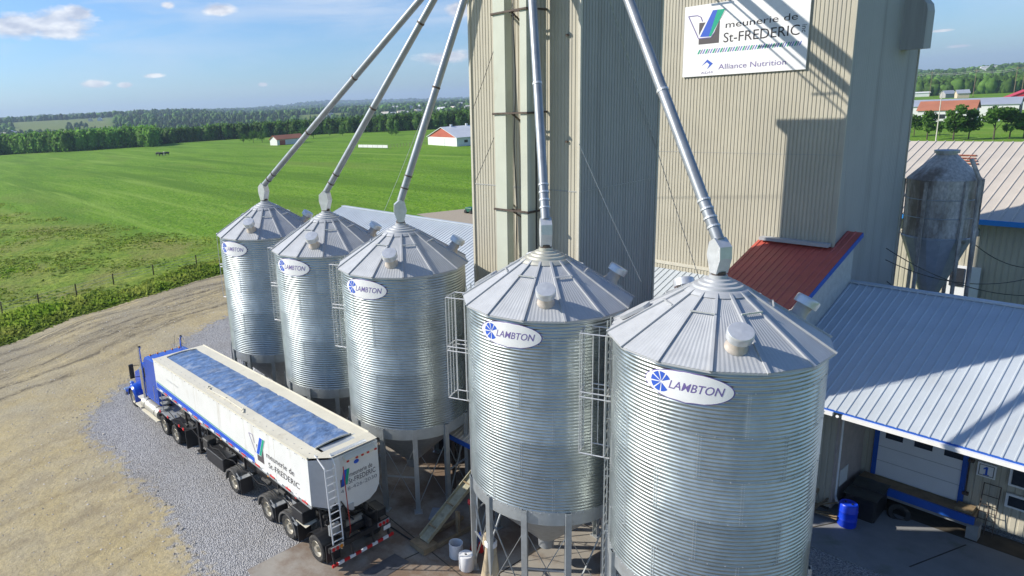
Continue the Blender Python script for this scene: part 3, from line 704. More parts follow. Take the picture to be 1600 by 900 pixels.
# ================================================================== CORRUGATED WALLS / SEAMED ROOFS
def cladding(mb, a, b, z0, z1, pitch=.152, depth=.02, out=None, zf=None):
    """vertical ribbed sheet from a to b (x,y); out = outward normal; zf(t)->top z"""
    a = Vector((a[0], a[1], 0)); b = Vector((b[0], b[1], 0)); d = b-a; L = d.length; d.normalize(); o = Vector((out[0], out[1], 0))
    prof = []; n = max(1, round(L/pitch)); p = L/n
    for i in range(n):
        s = i*p; prof += [(s, 0), (s+p*.60, 0), (s+p*.70, -depth), (s+p*.90, -depth)]
    prof.append((L, 0))
    v = []; f = []
    for s, w in prof:
        q = a+d*s+o*w; t1 = z1 if zf is None else zf(s)
        v += [(q.x, q.y, z0), (q.x, q.y, t1)]
    for i in range(len(prof)-1): f.append((2*i, 2*i+2, 2*i+3, 2*i+1))
    mb.add(v, f)
def seamroof(mb, x0, x1, y0, z0, y1, z1, pitch=.3, h=.035, th=.05, wrib=.04):
    """roof sheet sloping in y with ribs running along the slope"""
    s = (z1-z0)/(y1-y0); up = Vector((0, -s, 1)).normalized()
    mb.add([(x0, y0, z0), (x1, y0, z0), (x1, y1, z1), (x0, y1, z1), (x0, y0, z0-th), (x1, y0, z0-th), (x1, y1, z1-th), (x0, y1, z1-th)],
           [(0, 1, 2, 3), (7, 6, 5, 4), (0, 4, 5, 1), (1, 5, 6, 2), (2, 6, 7, 3), (3, 7, 4, 0)])
    x = x0+pitch/2
    while x < x1-.02:
        a = Vector((x, y0, z0)); b = Vector((x, y1, z1)); w = wrib
        c = [Vector((-w, 0, 0)), Vector((-w*.4, 0, 0))+up*h, Vector((w*.4, 0, 0))+up*h, Vector((w, 0, 0))]
        v = [a+k for k in c]+[b+k for k in c]
        mb.add(v, [(0, 4, 5, 1), (1, 5, 6, 2), (2, 6, 7, 3), (0, 1, 2, 3), (7, 6, 5, 4)]); x += pitch

# ---- narrow elevator tower (in front) --------------------------------
bx0, bx1, by0, by1, bz = -20.62, -15.3, 20.0, 24.85, 20.45
t = empty('elevator_tower', ((bx0+bx1)/2, (by0+by1)/2, 0), 0, 'tall narrow beige ribbed tower behind the silos with two elevator casings in front', 'tower')
mb = MB(); cladding(mb, (bx0, by0), (bx1, by0), 0, bz, out=(0, -1)); cladding(mb, (bx0, by1), (bx1, by1), 0, bz, out=(0, 1)); cladding(mb, (bx0, by0), (bx0, by1), 0, bz, out=(-1, 0))
wp(mb.build('wall', beige, fix=False), t)
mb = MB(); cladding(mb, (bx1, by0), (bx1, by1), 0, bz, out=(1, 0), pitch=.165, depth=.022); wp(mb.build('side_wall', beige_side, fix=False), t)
mb = MB()
for x, y in ((bx0, by0), (bx1, by0), (bx1, by1), (bx0, by1)): mb.box((x-.05, y-.05, 0), (x+.05, y+.05, bz))
mb.each('corner_trim', flash, t, world=True)
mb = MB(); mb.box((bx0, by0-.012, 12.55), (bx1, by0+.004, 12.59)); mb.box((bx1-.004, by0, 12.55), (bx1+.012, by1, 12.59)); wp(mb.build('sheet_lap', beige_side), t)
wp(MB().box((bx0-.3, by0-.3, bz), (bx1+.3, by1+.3, bz+.25)).build('roof', roofm), t)
mb = MB()
for z in (14.3, 17.9): mb.box((-15.85, by0-.09, z), (-15.77, by0-.02, z+.07))
mb.each('wall_bracket', steelrust, t, world=True)

# ---- bucket elevator casings ----
t = empty('bucket_elevator', (-17.6, 19.2, 0), 0, 'pair of tall cream square elevator casings standing in front of the narrow tower', 'grain elevator')
yf = 18.97
def casing(px0, px1, y1, x0=None, x1=None):
    a = at_y(px0, 10, yf).x; b = at_y(px1, 10, yf).x
    return wp(MB().box((a, yf, 0), (b, y1, 26.5)).build('casing', casingm), t), a, b
c1, a1, b1 = casing(769.5, 787.5, yf+.36); c2, a2, b2 = casing(811.5, 822, yf+.56)
wp(MB().box((a1-.5, yf-.6, 25.2), (b2+.5, yf+1.0, 26.8)).build('elevator_head', casingm), t)
for py in (18, 178, 330):
    z = at_y(800, py, yf).z; b = MB()
    b.box((a1-.06, yf-.07, z), (b2+.06, yf-.01, z+.06)); b.box((a1-.07, yf-.06, z-.02), (a1-.01, 20.0, z+.05)); b.box((b2+.01, yf-.06, z-.02), (b2+.07, 20.0, z+.05)); b.box((b1+.05, yf+.2, z), (a2-.03, yf+.26, z+.05))
    b.bar(((b1+a2)/2, yf-.04, z), ((b1+a2)/2+.0, 19.98, z-.65), .05, .05)
    wp(b.build('clamp_frame', steelrust), t)
b = MB(); xc = (b1+a2)/2+.05; pts = [Vector((xc+.03*math.sin(k*.9), yf+.05+.03*math.cos(k*1.3), 24-k*.8)) for k in range(26)]; b.tube(pts, .022, 5); wp(b.build('cable', black), t)
b = MB(); b.cyl((b2+.16, yf+.3, 3), (b2+.16, yf+.3, 25), .035, n=8); wp(b.build('conduit', black), t)

# ---- main mill tower --------------------------------------------------
mx0, mx1, my0, my1, mz = -24.0, -11.36, 32.0, 39.7, 24.0
t = empty('mill_tower', ((mx0+mx1)/2, (my0+my1)/2, 0), 0, 'wide beige ribbed mill tower carrying the big white mill sign', 'tower')
mb = MB(); cladding(mb, (mx0, my0), (mx1, my0), 0, mz, out=(0, -1), pitch=.158, depth=.024); cladding(mb, (mx0, my1), (mx1, my1), 0, mz, out=(0, 1)); cladding(mb, (mx0, my0), (mx0, my1), 0, mz, out=(-1, 0))
wp(mb.build('wall', beige, fix=False), t)
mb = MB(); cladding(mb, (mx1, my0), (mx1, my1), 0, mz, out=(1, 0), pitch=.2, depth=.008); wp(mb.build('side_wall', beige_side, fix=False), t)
mb = MB()
for x, y in ((mx0, my0), (mx1, my0), (mx1, my1), (mx0, my1)): mb.box((x-.045, y-.045, 0), (x+.045, y+.045, mz))
mb.each('corner_trim', beige, t, world=True)
wp(MB().box((mx0-.2, my0-.2, mz), (mx1+.2, my1+.2, mz+.3)).build('roof', roofm), t)
mb = MB(); mb.box((mx0, my0-.03, 7.15), (-14.6, my0+.0, 7.32))
wp(mb.build('wall_flashing', flash), t)
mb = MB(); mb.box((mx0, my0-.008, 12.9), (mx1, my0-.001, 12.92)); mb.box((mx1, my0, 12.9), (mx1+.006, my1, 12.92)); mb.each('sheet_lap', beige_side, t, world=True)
# hood on the side wall near the top
mb = MB(); pr = [(0, 0), (.86, 0), (.86, 1.55), (.80, 1.85), (.62, 2.1), (.35, 2.2), (0, 2.2)]; hz0 = 17.05
mb.prism(pr, lambda a, b, tt: (mx1+a, tt, hz0+b), 37.2, 38.15)
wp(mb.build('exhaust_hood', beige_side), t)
# conveyor gallery and pipes (above the picture) that throw the slanting shadows on the sign
t = empty('conveyor_gallery', (-19, 28, 22), 0, 'conveyor bridges between the narrow tower roof and the mill tower, above the sign', 'conveyor')
def bridge(name, c0, c1, y0=20.3, mt=galvdull, w=.35, x0=-19.4):
    T = (c1-c0)-.919*w; z0 = c0-.919*x0
    return wp(MB().box((x0, y0, z0), (x0+w, my0-.0, z0+T)).build(name, mt), t)
bridge('conveyor_box', 5.70, 6.32); bridge('conveyor_box', 4.82, 5.31, x0=-19.0, w=.25)
z0 = 4.08+.919*18.9; mb = MB()
mb.bar((-18.9, 20.3, z0), (-18.9, 32, z0), .05, .05); mb.bar((-18.7, 20.3, z0+.3), (-18.7, 32, z0+.3), .05, .05); mb.bar((-19.6, 20.3, z0+1.15), (-19.6, 32, z0+1.15), .04, .04)
for y in np.arange(21, 32, 2.2): mb.bar((-19.3, y, z0+.02), (-18.3, y, z0+.02), .05, .05)
wp(mb.build('walkway_frame', galvdull), t)

# ---- mill sign ---------------------------------------------------------
ys = my0-.09
t = empty('mill_sign', (-15.7, ys, 18), 0, 'large white sign with mill name and blue green V logo on the wide tower', 'sign')
sx0, sx1, szb, szt = at_y(1066, 121, ys).x, at_y(1258.5, 108, ys).x, at_y(1066, 121, ys).z, at_y(1071, 11.5, ys).z
wp(MB().box((sx0, ys, szb), (sx1, ys+.05, szt)).build('panel', white), t)
def sgn(px, py): p = at_y(1020+px/6.154, py/6.154, ys); return (p.x, p.z)
def sfn(u, v): return (u, ys-.006, v)
def stext(s, p0, p1, mt, name='lettering', **k):
    a = sgn(*p0); b = sgn(*p1); m_ = MB(); put_text(m_, s, a[0], b[0], a[1], b[1], sfn, **k); wp(m_.build(name, mt, fix=False), t)
stext('meunerie de', (700, 270), (1400, 118), ink); stext('St-FREDERIC', (678, 410), (1418, 232), ink)
stext('Alliance Nutrition', (630, 668), (1285, 566), inkpurple); stext('ADM', (462, 712), (573, 684), inkpurple)
m_ = MB(); v, f, a, b, c, d = text_geo('inc')
p0 = sgn(1432, 312); p1 = sgn(1485, 232)
m_.add([sfn(p0[0]+(q_[1]-c)/(d-c)*(p1[0]-p0[0]), p1[1]-(q_[0]-a)/(b-a)*(p1[1]-p0[1])) for q_ in v], f); wp(m_.build('lettering', ink, fix=False), t)
def spoly(pts, mt, off=0., name='emblem'):
    m_ = MB(); put_poly(m_, [sgn(*p) for p in pts], lambda u, v: (u, ys-.006-off, v)); return wp(m_.build(name, mt, fix=False), t)
spoly([(448, 222), (645, 200), (635, 410), (440, 430)], darkbrown)
spoly([(430, 372), (572, 92), (712, 78), (640, 200), (575, 345), (548, 366)], white, .004)
spoly([(455, 357), (580, 98), (665, 88), (540, 352)], logoblue, .008); spoly([(540, 352), (625, 92), (662, 88), (700, 82), (562, 348)], green, .010)
m_ = MB()
def stroke(a_, b_, w=.035): 
    a2 = sgn(*a_); b2_ = sgn(*b_); m_.bar((a2[0], ys-.012, a2[1]), (b2_[0], ys-.012, b2_[1]), w, .004, up=(0, 1, 0))
for a_, b_ in (((345, 160), (430, 150)), ((430, 150), (465, 165)), ((465, 165), (478, 205)), ((345, 160), (440, 372)), ((440, 372), (560, 360)), ((560, 360), (600, 300))): stroke(a_, b_)
wp(m_.build('emblem_outline', inkpurple), t)
for k in range(42):
    u = k/42; x_ = 428+u*1000; y_ = 500-u*88
    spoly([(x_, y_+22), (x_+(9 if k % 3 else 14), y_+22), (x_+22+(9 if k % 3 else 14), y_-22), (x_+22, y_-22)], (green, inkpurple, logoblue)[k % 3], name='stripe')
mb = MB()
a_ = sgn(420, 525); 
spoly([(470, 635), (525, 572), (578, 610), (520, 668), (545, 620), (520, 598)], logoblue)

# ---- long low shed with the metal roof ---------------------------------
RY, RZ = 33.25, 7.36; EY, EZ = 25.6, 4.60
t = empty('long_shed', (-12, 29, 0), 0, 'long low beige shed with pale metal roof, passing under both towers', 'shed')
sl = (RZ-EZ)/(RY-EY)
def rz(y): return EZ+sl*(y-EY)
LX = -50.9
mb = MB(); seamroof(mb, LX, -24.0, EY, EZ, RY, RZ); seamroof(mb, -24.0, -11.06, EY, EZ, my0, rz(my0)); seamroof(mb, -11.06, 4, EY, EZ, RY, RZ)
seamroof(mb, LX, 4, 40.9, EZ, RY, RZ)
wp(mb.build('roof', roofm, fix=False), t)
mb = MB(); mb.box((LX, RY-.16, RZ-.02), (mx0-.02, RY+.16, RZ+.04)); mb.box((-11.0, RY-.16, RZ-.02), (4, RY+.16, RZ+.045)); mb.each('ridge_cap', roofm, t, world=True)
mb = MB(); mb.box((LX, EY-.13, EZ-.16), (-8.55, EY-.01, EZ-.03)); mb.box((-8.25, EY-.14, EZ-.17), (4, EY-.01, EZ-.03)); mb.each('gutter', white, t, world=True)
mb = MB(); mb.box((LX, EY-.03, EZ-.03), (4, EY+.03, EZ+.02)); wp(mb.build('eave_trim', blue), t)
mb = MB(); cladding(mb, (LX+.3, 26.6), (-8.7, 26.6), .25, rz(26.6)-.06, out=(0, -1), pitch=.2)
cladding(mb, (-8.7, 29.3), (3.8, 29.3), .3, rz(29.3)-.06, out=(0, -1), pitch=.22, depth=.025)
cladding(mb, (LX+.3, 26.6), (LX+.3, 40), .1, 1, out=(-1, 0), zf=lambda s: rz(min(26.6+s, RY*2-26.6-s))-.06)
cladding(mb, (LX+.3, 40), (3.8, 40), .1, rz(26.5)-.06, out=(0, 1), pitch=.3)
wp(mb.build('wall', beige, fix=False), t)
mb = MB(); mb.box((-8.72, 26.6, .25), (-8.66, 29.3, rz(26.6)-.07)); wp(mb.build('return_wall', mat('pinkish_board', (.42, .36, .33), .7)), t)
wp(MB().box((LX+.4, 26.75, 0), (-8.8, 39.8, .3)).build('foundation', soil), t)
mb = MB(); mb.cyl((-8.66, 26.9, 3.95), (-8.66, 26.9, .62), .05, n=10); mb.cyl((-8.66, 26.9, .62), (-8.5, 26.72, .5), .05, n=10); mb.cyl((-8.66, 26.9, 3.95), (-8.42, 25.55, 4.45), .05, n=10); wp(mb.build('downspout', white), t)
wp(MB().box((-8.655, 27.15, .95), (-8.63, 27.85, 1.62)).build('notice_board', white), t)
# loading door
dr = wp(MB().box((-8.13, 29.21, .88), (-5.57, 29.27, 3.35)).build('loading_door', doorm), t)
for x in (-7.93, -7.02, -6.12): wp(MB().box((x, 29.19, 2.50), (x+.55, 29.215, 2.76)).build('door_window', glass), dr)
mb = MB()
for z in (1.5, 2.1, 2.85): mb.box((-8.13, 29.203, z), (-5.57, 29.212, z+.02))
wp(mb.build('door_seam', galvdull), dr)
mb = MB(); mb.box((-8.28, 29.17, .88), (-8.13, 29.29, 3.5)); mb.box((-5.57, 29.17, .75), (-5.42, 29.29, 3.5)); mb.each('door_frame', blue, t, world=True)
# dock
t2 = empty('loading_dock', (-6.3, 28.8, 0), 0, 'raised loading dock with blue edge beam under the white door', 'loading dock')
wp(MB().box((-8.5, 28.45, .62), (-4.95, 29.25, .84)).build('deck', wood), t2); wp(MB().box((-8.0, 28.36, .60), (-4.87, 28.45, .90)).build('edge_beam', blue), t2)
wp(MB().box((-7.9, 28.5, .42), (-4.9, 29.1, .60)).build('concrete_edge', concr), t2); wp(MB().box((-5.05, 28.36, .05), (-4.72, 28.75, .62)).build('pier', concr), t2)
wp(MB().box((-5.5, 28.6, .84), (-5.0, 29.1, .98)).build('step_block', wood), t2)
mb = MB(); mb.add([(-8.9, 28.2, .055), (3, 28.4, .055), (3, 29.3, .075), (-8.9, 29.3, .075)], [(0, 1, 2, 3)]); tag(mb.build('soil_strip', soil), kind='structure')
# wall things on the right
t = empty('number_sign', (-4.9, 29.25, 2.4), 0, 'small square white sign with a blue number 1 beside the loading door', 'sign')
wp(MB().box((-5.16, 29.19, 2.13), (-4.65, 29.26, 2.64)).build('board', white), t)
m_ = MB()
for a_ in ((-5.11, 2.18, -4.70, 2.20), (-5.11, 2.57, -4.70, 2.59), (-5.11, 2.18, -5.09, 2.59), (-4.72, 2.18, -4.70, 2.59)): m_.box((a_[0], 29.184, a_[1]), (a_[2], 29.19, a_[3]))
wp(m_.build('border', ink), t)
m_ = MB(); put_poly(m_, [(-4.93, 2.24), (-4.87, 2.24), (-4.87, 2.53), (-4.92, 2.53), (-4.99, 2.45), (-4.99, 2.41), (-4.93, 2.44)], lambda u, v: (u, 29.182, v)); put_poly(m_, [(-4.98, 2.215), (-4.82, 2.215), (-4.82, 2.245), (-4.98, 2.245)], lambda u, v: (u, 29.180, v)); wp(m_.build('numeral', inkblue, fix=False), t)
for (z0_, z1_, lab) in ((2.11, 2.95, 'upper dark window with white frame at the right edge of the dock wall'), (1.30, 1.82, 'lower small window with white frame under the larger one by the dock')):
    t = empty('wall_window', (-3.8, 29.25, z0_), 0, lab, 'window', 'windows at the right edge')
    wp(MB().box((-4.30, 29.16, z0_), (-3.15, 29.25, z1_)).build('frame', white), t); wp(MB().box((-4.22, 29.14, z0_+.08), (-3.23, 29.17, z1_-.08)).build('pane', glass), t)
t = empty('door_track_pipe', (-5.35, 29.2, 2), 0, 'upright dark pipe with brackets between the loading door and the number sign', 'pipe')
mb = MB(); mb.cyl((-5.36, 29.12, 1.3), (-5.36, 29.12, 2.62), .022, n=8); mb.box((-5.42, 29.1, 2.56), (-5.25, 29.24, 2.66)); mb.box((-5.45, 29.1, 1.26), (-5.28, 29.24, 1.36)); wp(mb.build('pipe', steelrust), t)
t = empty('steel_rack', (-4.68, 29.1, 0), 0, 'rusty two column metal ladder rack leaning on the wall under the number sign', 'ladder')
mb = MB()
for x in (-4.91, -4.68, -4.45): mb.cyl((x, 28.95 if x != -4.68 else 28.93, .06), (x, 29.2, 1.93 if x != -4.68 else 1.1), .016, n=6)
for z in (.35, .62, .9, 1.15, 1.5, 1.92): mb.cyl((-4.91, 28.95+.25*z/1.93, z), (-4.45, 28.95+.25*z/1.93, z), .014, n=6)
wp(mb.build('frame', steelrust), t)
# barrel, covered bin, tyre
t = empty('blue_barrel', (-7.98, 26.22, .05), 0, 'bright blue plastic barrel standing in front of the covered black bin', 'barrel')
MB().lathe([(.0, 0), (.27, 0), (.30, .04), (.305, .28), (.315, .30), (.305, .32), (.305, .6), (.315, .62), (.305, .64), (.30, .86), (.27, .90), (.26, .885), (0, .885)], 32).build('body', barrelm, t, smooth=True)
MB().cyl((.12, 0, .885), (.12, 0, .92), .035).build('bung', black, t); MB().cyl((-.12, .05, .885), (-.12, .05, .91), .035).build('bung', black, t)
t = empty('covered_bin', (-7.9, 27.6, .05), R(3), 'black box bin under a folded dark cover beside the blue barrel', 'storage bin')
MB().bbox((-.48, -.66, 0), (.50, .86, .88), .06).build('body', black, t)
MB().grid(lambda u, v: (-.53+u*1.08, -.72+v*1.64, .905+.035*noise.noise((u*4, v*5, 1))+.02*math.sin(v*9)), 16, 22).build('cover', tarpaulin, t, smooth=True)
MB().tube([(-.5, .0, .96), (-.1, -.05, .98), (.3, .02, .97), (.56, 0, .9)], .02, 6).build('strap', black, t)
t = MB().lathe([(.2, -.08), (.34, -.09), (.37, 0), (.34, .09), (.2, .08)], 28, ax=(.3, -.6, .8)).build('discarded_tyre', rubber, smooth=True); t.location = (-6.95, 28.15, .15); tag(t, 'old worn tyre lying in the shade under the loading dock', 'tyre')
t = empty('scrap_lumber', (-9.3, 26.0, .06), 0, 'small pile of broken boards and pipe at the shed corner behind the nearest silo', 'lumber pile')
mb = MB()
for k in range(7): a_ = random.uniform(0, 3); mb.bar((.3*random.random(), .3*random.random(), .03+.04*k), (.3+.8*math.cos(a_), .8*math.sin(a_)-.2, .1+.12*k), .07, .03)
mb.build('boards', wood, t)

# ---- red roofed annex ---------------------------------------------------
t = empty('red_roof_annex', (-12.6, 29, 0), 0, 'annex with dark red metal roof and blue edge leaning on the wide tower', 'annex')
rs = .352
def az_(y): return 9.06+rs*(y-32)
mb = MB(); seamroof(mb, -14.4, -11.42, 22.8, az_(22.8), 31.97, az_(31.97), pitch=.26, h=.03); seamroof(mb, -11.42, -10.75, 22.8, az_(22.8), 33.35, az_(33.35), pitch=.26, h=.03)
wp(mb.build('roof', redroof, fix=False), t)
mb = MB(); mb.bar((-10.735, 22.8, az_(22.8)-.09), (-10.735, 33.35, az_(33.35)-.09), .03, .20); wp(mb.build('verge_trim', blue), t)
mb = MB(); mb.add([(-11.05, y_, z_) for y_, z_ in ((23.2, 3), (33.2, 3), (33.2, az_(33.2)-.08), (23.2, az_(23.2)-.08))]+[(-10.98, y_, z_) for y_, z_ in ((23.2, 3), (33.2, 3), (33.2, az_(33.2)-.08), (23.2, az_(23.2)-.08))], [(0, 1, 2, 3), (7, 6, 5, 4), (0, 4, 5, 1), (1, 5, 6, 2), (2, 6, 7, 3), (3, 7, 4, 0)])
wp(mb.build('side_wall', mat('pale_panel', (.46, .48, .46), .6)), t)
mb = MB(); cladding(mb, (-14.2, 23.2), (-11.05, 23.2), 2.9, az_(23.2)-.08, out=(0, -1)); cladding(mb, (-14.2, 23.2), (-14.2, 31.95), 2.9, 8, out=(-1, 0), zf=lambda s: az_(23.2+s)-.08); wp(mb.build('wall', beige, fix=False), t)
mb = MB(); mb.box((-14.25, 31.6, az_(32)+.02), (-11.42, 31.96, az_(32)+.16)); wp(mb.build('head_flashing', galvroof), t)
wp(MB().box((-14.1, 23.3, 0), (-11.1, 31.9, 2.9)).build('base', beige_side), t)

# ---- rear warehouse -----------------------------------------------------
t = empty('rear_warehouse', (0, 58, 0), 0, 'long beige warehouse with tan ribbed roof and blue fascia behind the old bin', 'warehouse')
mb = MB(); seamroof(mb, -40, 14, 52, 7.38, 64.3, 11.0, pitch=.55, h=.05, wrib=.06); seamroof(mb, -40, 14, 76.6, 7.38, 64.3, 11.0, pitch=.55, h=.05); wp(mb.build('roof', rooftan, fix=False), t)
wp(MB().box((-40, 51.9, 7.1), (14, 52.02, 7.40)).build('fascia', bluelight), t)
mb = MB(); cladding(mb, (-39.8, 52.8), (13.8, 52.8), 0, 7.5, out=(0, -1), pitch=.3, depth=.03); cladding(mb, (-39.8, 75.8), (13.8, 75.8), 0, 7.5, out=(0, 1), pitch=.6); wp(mb.build('wall', beige, fix=False), t)
mb = MB()
def on_rear_roof(px, py):
    d = ray(px, py); t_ = (7.38+.294*(0-52)-16)/(d[2]-.294*d[1]); return Vector(d*t_+np.array(CAM))
LV = [on_rear_roof(*q) for q in ((1497, 243.5), (1496, 248), (1498, 252), (1499, 256.5))]
for k in range(4): 
    q0 = LV[k]; mb.bar((q0.x, q0.y, q0.z+.07), (q0.x+1.0, q0.y, q0.z+.07), .30, .03)
mb.each('roof_louvre', rustred, t, world=True)
d_ = at_y(1498, 437, 52.7)
wp(MB().box((d_.x-.7, 52.66, d_.z-4), (d_.x+1.0, 52.74, d_.z+.9)).build('doorway', doorm), t)
wp(MB().box((d_.x-.45, 52.60, d_.z-.4), (d_.x+.25, 52.67, d_.z+.75)).build('door_window', glass), t)
mb = MB(); p_ = at_y(1520, 356, 52.3); mb.bar((p_.x-1.6, 52.1, p_.z), (p_.x+.1, 52.3, p_.z), .08, .08); mb.box((p_.x-.1, 52.1, p_.z-.45), (p_.x+.35, 52.4, p_.z-.05)); wp(mb.build('wall_lamp', galvdull), t)

# ---- old feed bin -------------------------------------------------------
fb = (-10.42, 42.2)
t = empty('old_feed_bin', (fb[0], fb[1], 0), 0, 'weathered dark galvanised feed bin with cone bottom on legs beside the wide tower', 'feed bin')
MB().lathe([(1.40, 8.1), (1.47, 10.95)], 16).build('body', binm, t); MB().lathe([(1.5, 10.93), (.42, 12.1), (.42, 12.2), (0, 12.25)], 16).build('roof', binm, t)
MB().lathe([(.5, 12.16), (.52, 12.3), (0, 12.34)], 16).build('lid', galvdull, t)
MB().lathe([(1.41, 8.12), (1.45, 8.06), (.42, 5.1), (.38, 4.9), (.0, 4.9)], 16).build('hopper_cone', mat('bin_cone_steel', (.46, .47, .48), .45, .55, var=.1, stain=((.25, .2, .15), 1.5, .62)), t)
for k in range(6):
    a = R(20+60*k); MB().bar(pol(1.52, a, 0), pol(1.52, a, 10.9), .14, .10, up=(math.cos(a), math.sin(a), 0)).build('leg', binm, t)
mb = MB()
for z in (8.12, 9.1, 10.0):
    mb.lathe([(1.47, z-.02), (1.485, z), (1.47, z+.02)], 16)
for k in range(42): mb.cyl(pol(1.40, R(-72), 8.2+k*.065), pol(1.49, R(-72), 8.2+k*.065), .014, n=4)
mb.build('hoop_band', galvdull, t)
mb = MB(); mb.tube([(1.2, -1.0, 12), (1.6, -.9, 11), (1.66, -.6, 4), (1.66, -.6, 0)], .09, 8); mb.build('fill_pipe', binm, t)

# ---- overhead wires -----------------------------------------------------
def wire(p0, p1, sag, r, name, lab, cat, grp, mt=None):
    p0 = Vector(p0); p1 = Vector(p1); pts = [p0.lerp(p1, k/14)-Vector((0, 0, sag*4*(k/14)*(1-k/14))) for k in range(15)]
    return tag(MB().tube(pts, r, 5).build(name, mt or black), lab, cat, grp)
g_ = 'overhead wires by the old feed bin'
for (a_, b_, s_, lab) in ((((1385, 388), 36), ((1600, 462), 44), .5, 'uppermost black cable crossing in front of the feed bin cone'), (((1384, 406), 36), ((1600, 437), 46), .6, 'middle black cable drooping past the feed bin legs'),
                          (((1386, 440), 38), ((1470, 452), 44), .5, 'lowest short black cable looping below the feed bin cone'), (((1512, 372), 44), ((1600, 418), 50), .3, 'thin cable running down from the warehouse lamp to the right')):
    wire(at_y(*a_[0], a_[1]), at_y(*b_[0], b_[1]), s_, .022, 'overhead_wire', lab, 'cable', g_)
gg = 'guy wires of the towers'
wire(at_y(940, -40, 20.5), at_y(1094, 440, 29.5), .1, .014, 'guy_wire', 'long pale guy wire crossing the shaded tower side and the sunlit wall', 'cable', gg, galvdull)
wire(at_x(905, 225, -15.2), at_y(1002, 440, 21.5), .05, .014, 'guy_wire', 'short pale guy wire across the lower dark side of the narrow tower', 'cable', gg, galvdull)
wire(at_y(771, 80, 19.6), at_y(739, 170, 19.2), .02, .012, 'guy_wire', 'upper dark guy wire at the left corner of the narrow tower', 'cable', gg)
wire(at_y(772, 215, 19.6), at_y(742, 285, 19.2), .02, .012, 'guy_wire', 'lower dark guy wire at the left corner of the narrow tower', 'cable', gg)
wire((-16.6, 18.9, 24), (-46, 34, 7), .3, .014, 'guy_wire', 'thin guy wire running from the tower top down left beside the third spout', 'cable', gg, galvdull)

# ================================================================== THINGS UNDER THE SILOS
t = empty('intake_shelter', (-18, 18.6, 0), 0, 'low pale lean-to roof with blue edge between the middle silos', 'shelter')
mb = MB(); seamroof(mb, -19.75, -15.6, 17.25, 2.5, 19.9, 3.45, pitch=.2); wp(mb.build('roof', rooftan, fix=False), t)
wp(MB().box((-19.78, 17.2, 2.36), (-15.6, 17.26, 2.54)).build('eave_trim', blue), t)
mb = MB()
for x in (-19.5, -15.8): mb.box((x-.05, 17.3, 0), (x+.05, 17.4, 2.45))
mb.each('post', steelrust, t, world=True)
t = empty('red_auger', (-18, 18.5, 1), 0, 'long red auger trough in the shade under the silos', 'auger')
mb = MB(); mb.bar((-24.5, 19.0, 1.2), (-10, 18.4, 1.5), .3, .16); wp(mb.build('trough', redm), t)
mb = MB()
for k in range(4): mb.box((-23+k*4, 18.7, 0), (-22.9+k*4, 18.9, 1.2))
mb.each('leg', steelrust, t, world=True)
t = empty('receiving_pit_hood', (-20.5, 19.2, 0), 0, 'dark steel receiving hood behind the legs of the middle silo', 'machine')
mb = MB(); mb.prism([(0, 0), (3.2, 0), (2.7, 1.5), (.5, 1.5)], lambda a, b, tt: (-22.6+a, tt, b+.05), 19.1, 19.9); wp(mb.build('body', greasy), t)
# inclined conveyor on wooden base
t = empty('inclined_conveyor', (-17.3, 14, 0), 0, 'dusty inclined trough conveyor on a wooden base between the silos', 'conveyor')
a_ = Vector((-17.35, 13.85, .32)); b_ = Vector((-17.45, 17.5, 2.35))
mb = MB(); mb.bar(a_, b_, .46, .05); 
for s in (-1, 1): mb.bar(a_+Vector((.22*s, 0, .07)), b_+Vector((.22*s, 0, .07)), .03, .16)
wp(mb.build('trough', mat('dusty_trough', (.36, .34, .24), .7, .2, var=.2, stain=((.22, .2, .14), 3, .55))), t)
mb = MB()
for k in range(4): mb.bar(a_.lerp(b_, (k+.5)/4)+Vector((-.24, 0, .12)), a_.lerp(b_, (k+.5)/4)+Vector((.24, 0, .12)), .05, .03)
mb.each('flight', wood, t, world=True)
mb = MB(); mb.box((-17.75, 13.5, .05), (-16.95, 14.15, .28)); mb.box((-17.02, 14.15, .06), (-16.92, 16.1, .2)); mb.box((-17.72, 14.15, .06), (-17.62, 16.1, .2)); mb.box((-17.1, 15.2, .1), (-16.98, 15.32, 1.05)); mb.each('base_timber', wood, t, world=True)
# steel plates on the pad
def plate(pts, lab, mt, h=.02):
    c = sum((Vector(p) for p in pts), Vector())/len(pts)
    t = empty('steel_plate', (c.x, c.y, .05), 0, lab, 'metal plate', 'plates on the concrete')
    wp(MB().prism([(p[0], p[1]) for p in pts], lambda a, b, tt: (a, b, tt), .052, .052+h).build('plate', mt), t)
darkst = mat('dark_steel_plate', (.10, .10, .11), .5, .3, var=.3, scale=3)
plate([at_z(*q) for q in ((617, 867), (640, 880), (588, 912), (560, 900))], 'dark chequered steel plate set in the concrete behind the trailer', darkst, .006)
plate([at_z(*q, .1) for q in ((676, 793), (703, 794), (695, 812), (669, 811))], 'loose blue grey sheet lying on the floor under the middle silo', mat('blue_grey_sheet', (.26, .30, .36), .5, .3), .05)
# plastic drums
def drum(px, py, lab, hole):
    p = at_z(px, py, .05)
    t = empty('plastic_drum', (p.x, p.y, .05), 0, lab, 'drum', 'white plastic drums')
    if hole: MB().lathe([(0, 0), (.24, 0), (.25, .02), (.25, .56), (.235, .56), (.235, .1), (0, .1)], 32).build('body', plastic, t, smooth=True)
    else:
        MB().lathe([(0, 0), (.24, 0), (.26, .03), (.26, .54), (.245, .57), (.06, .575), (.05, .54), (0, .54)], 32).build('body', plastic, t, smooth=True)
        MB().cyl((0, 0, .5), (0, 0, .545), .05, n=16).build('hole', black, t)
drum(713, 869, 'open topped translucent white drum, farther of the two', True); drum(729, 888, 'closed white drum with a small round hole, nearer of the two', False)
